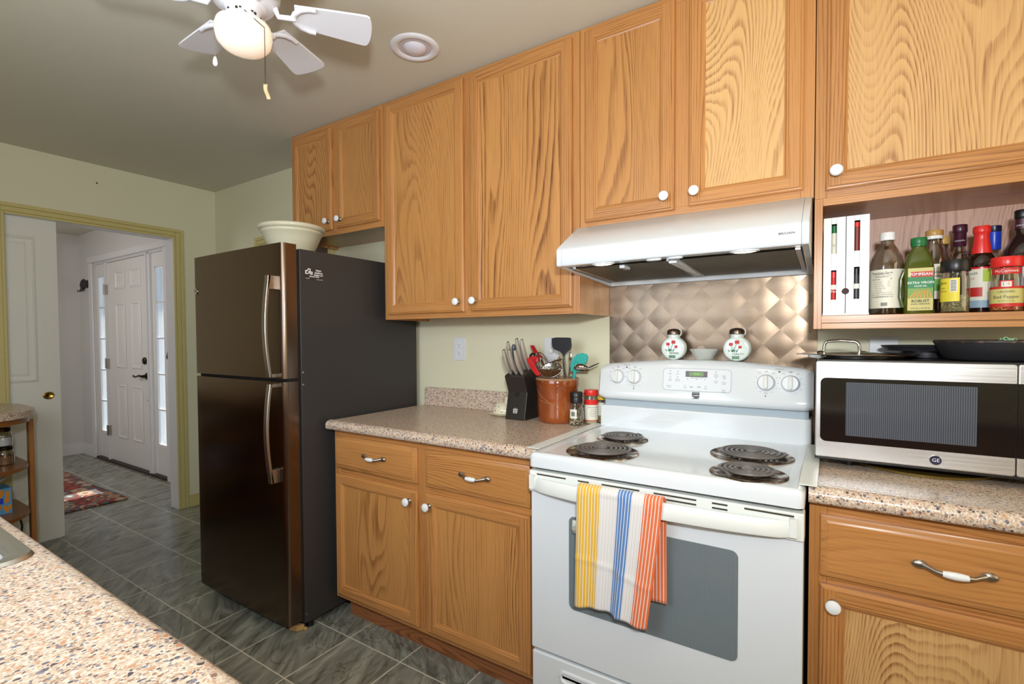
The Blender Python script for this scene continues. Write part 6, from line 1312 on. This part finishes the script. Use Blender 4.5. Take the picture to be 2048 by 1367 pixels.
# ================================================================== CEILING FAN & RECESSED LIGHT
FC = (-.668, -1.212)
t = thing('ceiling_fan', 'white six blade ceiling fan with lit opal globe', 'ceiling fan', (FC[0], FC[1], 2.44))
revolve([(.075, 2.439), (.08, 2.42), (.095, 2.39), (.105, 2.35), (.10, 2.30), (.085, 2.275), (.06, 2.268)], (FC[0], FC[1], 0), M['fanwhite'], 'motor_housing', t, 48)
revolve([(.055, 2.255), (.062, 2.250), (.062, 2.243), (.052, 2.238), (.046, 2.225), (.046, 2.205), (.050, 2.200), (.052, 2.196)], (FC[0], FC[1], .02), M['fanwhite'], 'switch_housing', t, 40)
b = MB()
for a in range(0, 8): b.lathe([(.0035, 0), (.0035, .003)], (FC[0] + .046 * math.cos(a * .8), FC[1] + .046 * math.sin(a * .8), 2.235), 8, 'z')
for a in (-1.9, -.9, .2, 2.4): b.sphere((FC[0] + .0465 * math.cos(a), FC[1] + .0465 * math.sin(a), 2.235), .004, 8, 6)
b.build('housing_screws', M['bronze'], t)
revolve([(.050, 2.200), (.060, 2.197), (.073, 2.188), (.0775, 2.173), (.0765, 2.155), (.072, 2.136), (.058, 2.121), (.040, 2.112), (.018, 2.107), (.001, 2.1065)], (FC[0], FC[1], .022), M['globe'], 'glass_globe', t, 48, 80)
RB = .365; PH = math.radians(54)
for k in range(6):
    a = PH + k * PI / 3; ca, sa = math.cos(a), math.sin(a); tl = math.radians(11)
    def W(r, w, dz=0): # along blade r, across w
        return (FC[0] + ca * r - sa * w * math.cos(tl), FC[1] + sa * r + ca * w * math.cos(tl), 2.270 - w * math.sin(tl) + dz)
    out = [(.155, -.038), (.155, .038), (.175, .050)]
    out = []
    for u in range(5): out.append((.150 + .0 * u, -.040 + .02 * u))
    left = [(.140, .040), (.23, .050), (.32, .059), (.348, .061)]
    tip = [(.348 + .020 * math.sin(q * PI / 8) ** .7 if 0 < q < 8 else .348, .061 * math.cos(q * PI / 8)) for q in range(0, 9)]
    pts = left[:-1] + tip + [(r, -w) for r, w in reversed(left[:-1])]
    b = MB(); b.loft([[W(r, w, dz) for r, w in pts] for dz in (-.003, .003)]); bl = b.build('fan_blade', M['fanwhite'], t, bevel=.001)
    b = MB(); dz = -.007
    b.tube([W(.085, 0, .010), W(.095, 0, dz - .006), W(.130, 0, dz - .003), W(.140, 0, dz)], [.009, .008, .008, .010], 10)
    for s_ in (-1, 1): b.tube([W(.136, 0, dz), W(.142, .018 * s_, dz), W(.158, .034 * s_, dz), W(.180, .043 * s_, dz), W(.200, .044 * s_, dz)], [.009, .009, .008, .0075, .007], 10, flat=.7)
    b.build('blade_bracket', M['fanwhite'], bl)
def chain(p0, p1, nm):
    b = MB(); n = max(3, int((Vector(p1) - Vector(p0)).length / .0036))
    for i in range(n + 1): p = Vector(p0).lerp(Vector(p1), i / n); b.sphere(tuple(p), .0015, 6, 4)
    return b
CH1 = (-.735, -1.262, 2.118)
CH2 = ((-.556, -1.215, 2.165), (-.556, -1.215, 2.010))
b = chain((FC[0] - .035, FC[1] - .03, 2.225), (CH1[0], CH1[1], 2.185), ''); q = chain((CH1[0], CH1[1], 2.185), CH1, ''); b._add(q.v, q.f)
pc = b.build('pull_chain', M['chrome'], t)
b = MB(); b.lathe([(.001, .0), (.004, -.003), (.0065, -.014), (.0068, -.022), (.004, -.028), (.001, -.029)], CH1, 14); b.build('chain_fob', M['porcelain'], pc)
b = chain((FC[0] + .042, FC[1] - .020, 2.23), CH2[0], ''); q = chain(CH2[0], CH2[1], ''); b._add(q.v, q.f)
pc = b.build('pull_chain', M['bronze'], t)
b = MB(); b.grid(lambda u, v: (CH2[1][0] - .009 + .014 * u + .010 * v - .004 * math.sin(v * 5), CH2[1][1] + .006 * math.sin(u * 3), CH2[1][2] - .046 * v - .004 * u), 5, 10); b.build('shell_fob', M['shell'], pc, solid=.003)
t = thing('recessed_light', 'round white recessed ceiling light with unlit bulb', 'ceiling light', (-.600, -.560, 2.44)); c = (-.600, -.560, 2.44)
b = MB(); b.lathe([(.064, -.0005), (.067, -.006), (.080, -.0085), (.094, -.006), (.097, -.0005)], c, 56); b.build('trim_ring', M['fanwhite'], t, smooth=60)
b = MB(); b.lathe([(.065, -.0020), (.060, -.0032), (.055, -.0026), (.050, -.0038), (.046, -.003)], c, 48); b.build('baffle', plain('baffle_white', (206, 200, 204), .5), t)
b = MB(); b.lathe([(.047, -.001), (.044, -.006), (.036, -.014), (.022, -.019), (.002, -.021)], c, 40); b.build('reflector_bulb', M['bulb'], t, smooth=60)
# ================================================================== repeats share a group
GROUPS = {'wall_cabinet': 'oak wall cabinets along the back wall', 'base_cabinet': 'oak base cabinets', 'kitchen_knife': 'steel handled knives in the knife block',
          'spice_tube': 'spice tubes in the white rack', 'milk_glass_shaker': 'tulip salt and pepper shakers', 'mason_jar': 'stacked jars on the end shelf',
          'gap_cover': 'strips beside the stove', 'countertop': 'speckled laminate counters', 'spice_jar': 'spice jars beside the crock'}
for o in list(COL.objects):
    if o.parent is None and o.get('category'):
        kind_ = o.name.split('.')[0]
        if kind_ in GROUPS: o['group'] = GROUPS[kind_]
        elif o['category'] == 'bottle': o['group'] = 'bottles on the open spice shelf'
        elif o['category'] in ('spatula', 'spoon', 'ladle', 'skimmer', 'whisk', 'tongs', 'server'): o['group'] = 'utensils in the brown crock'
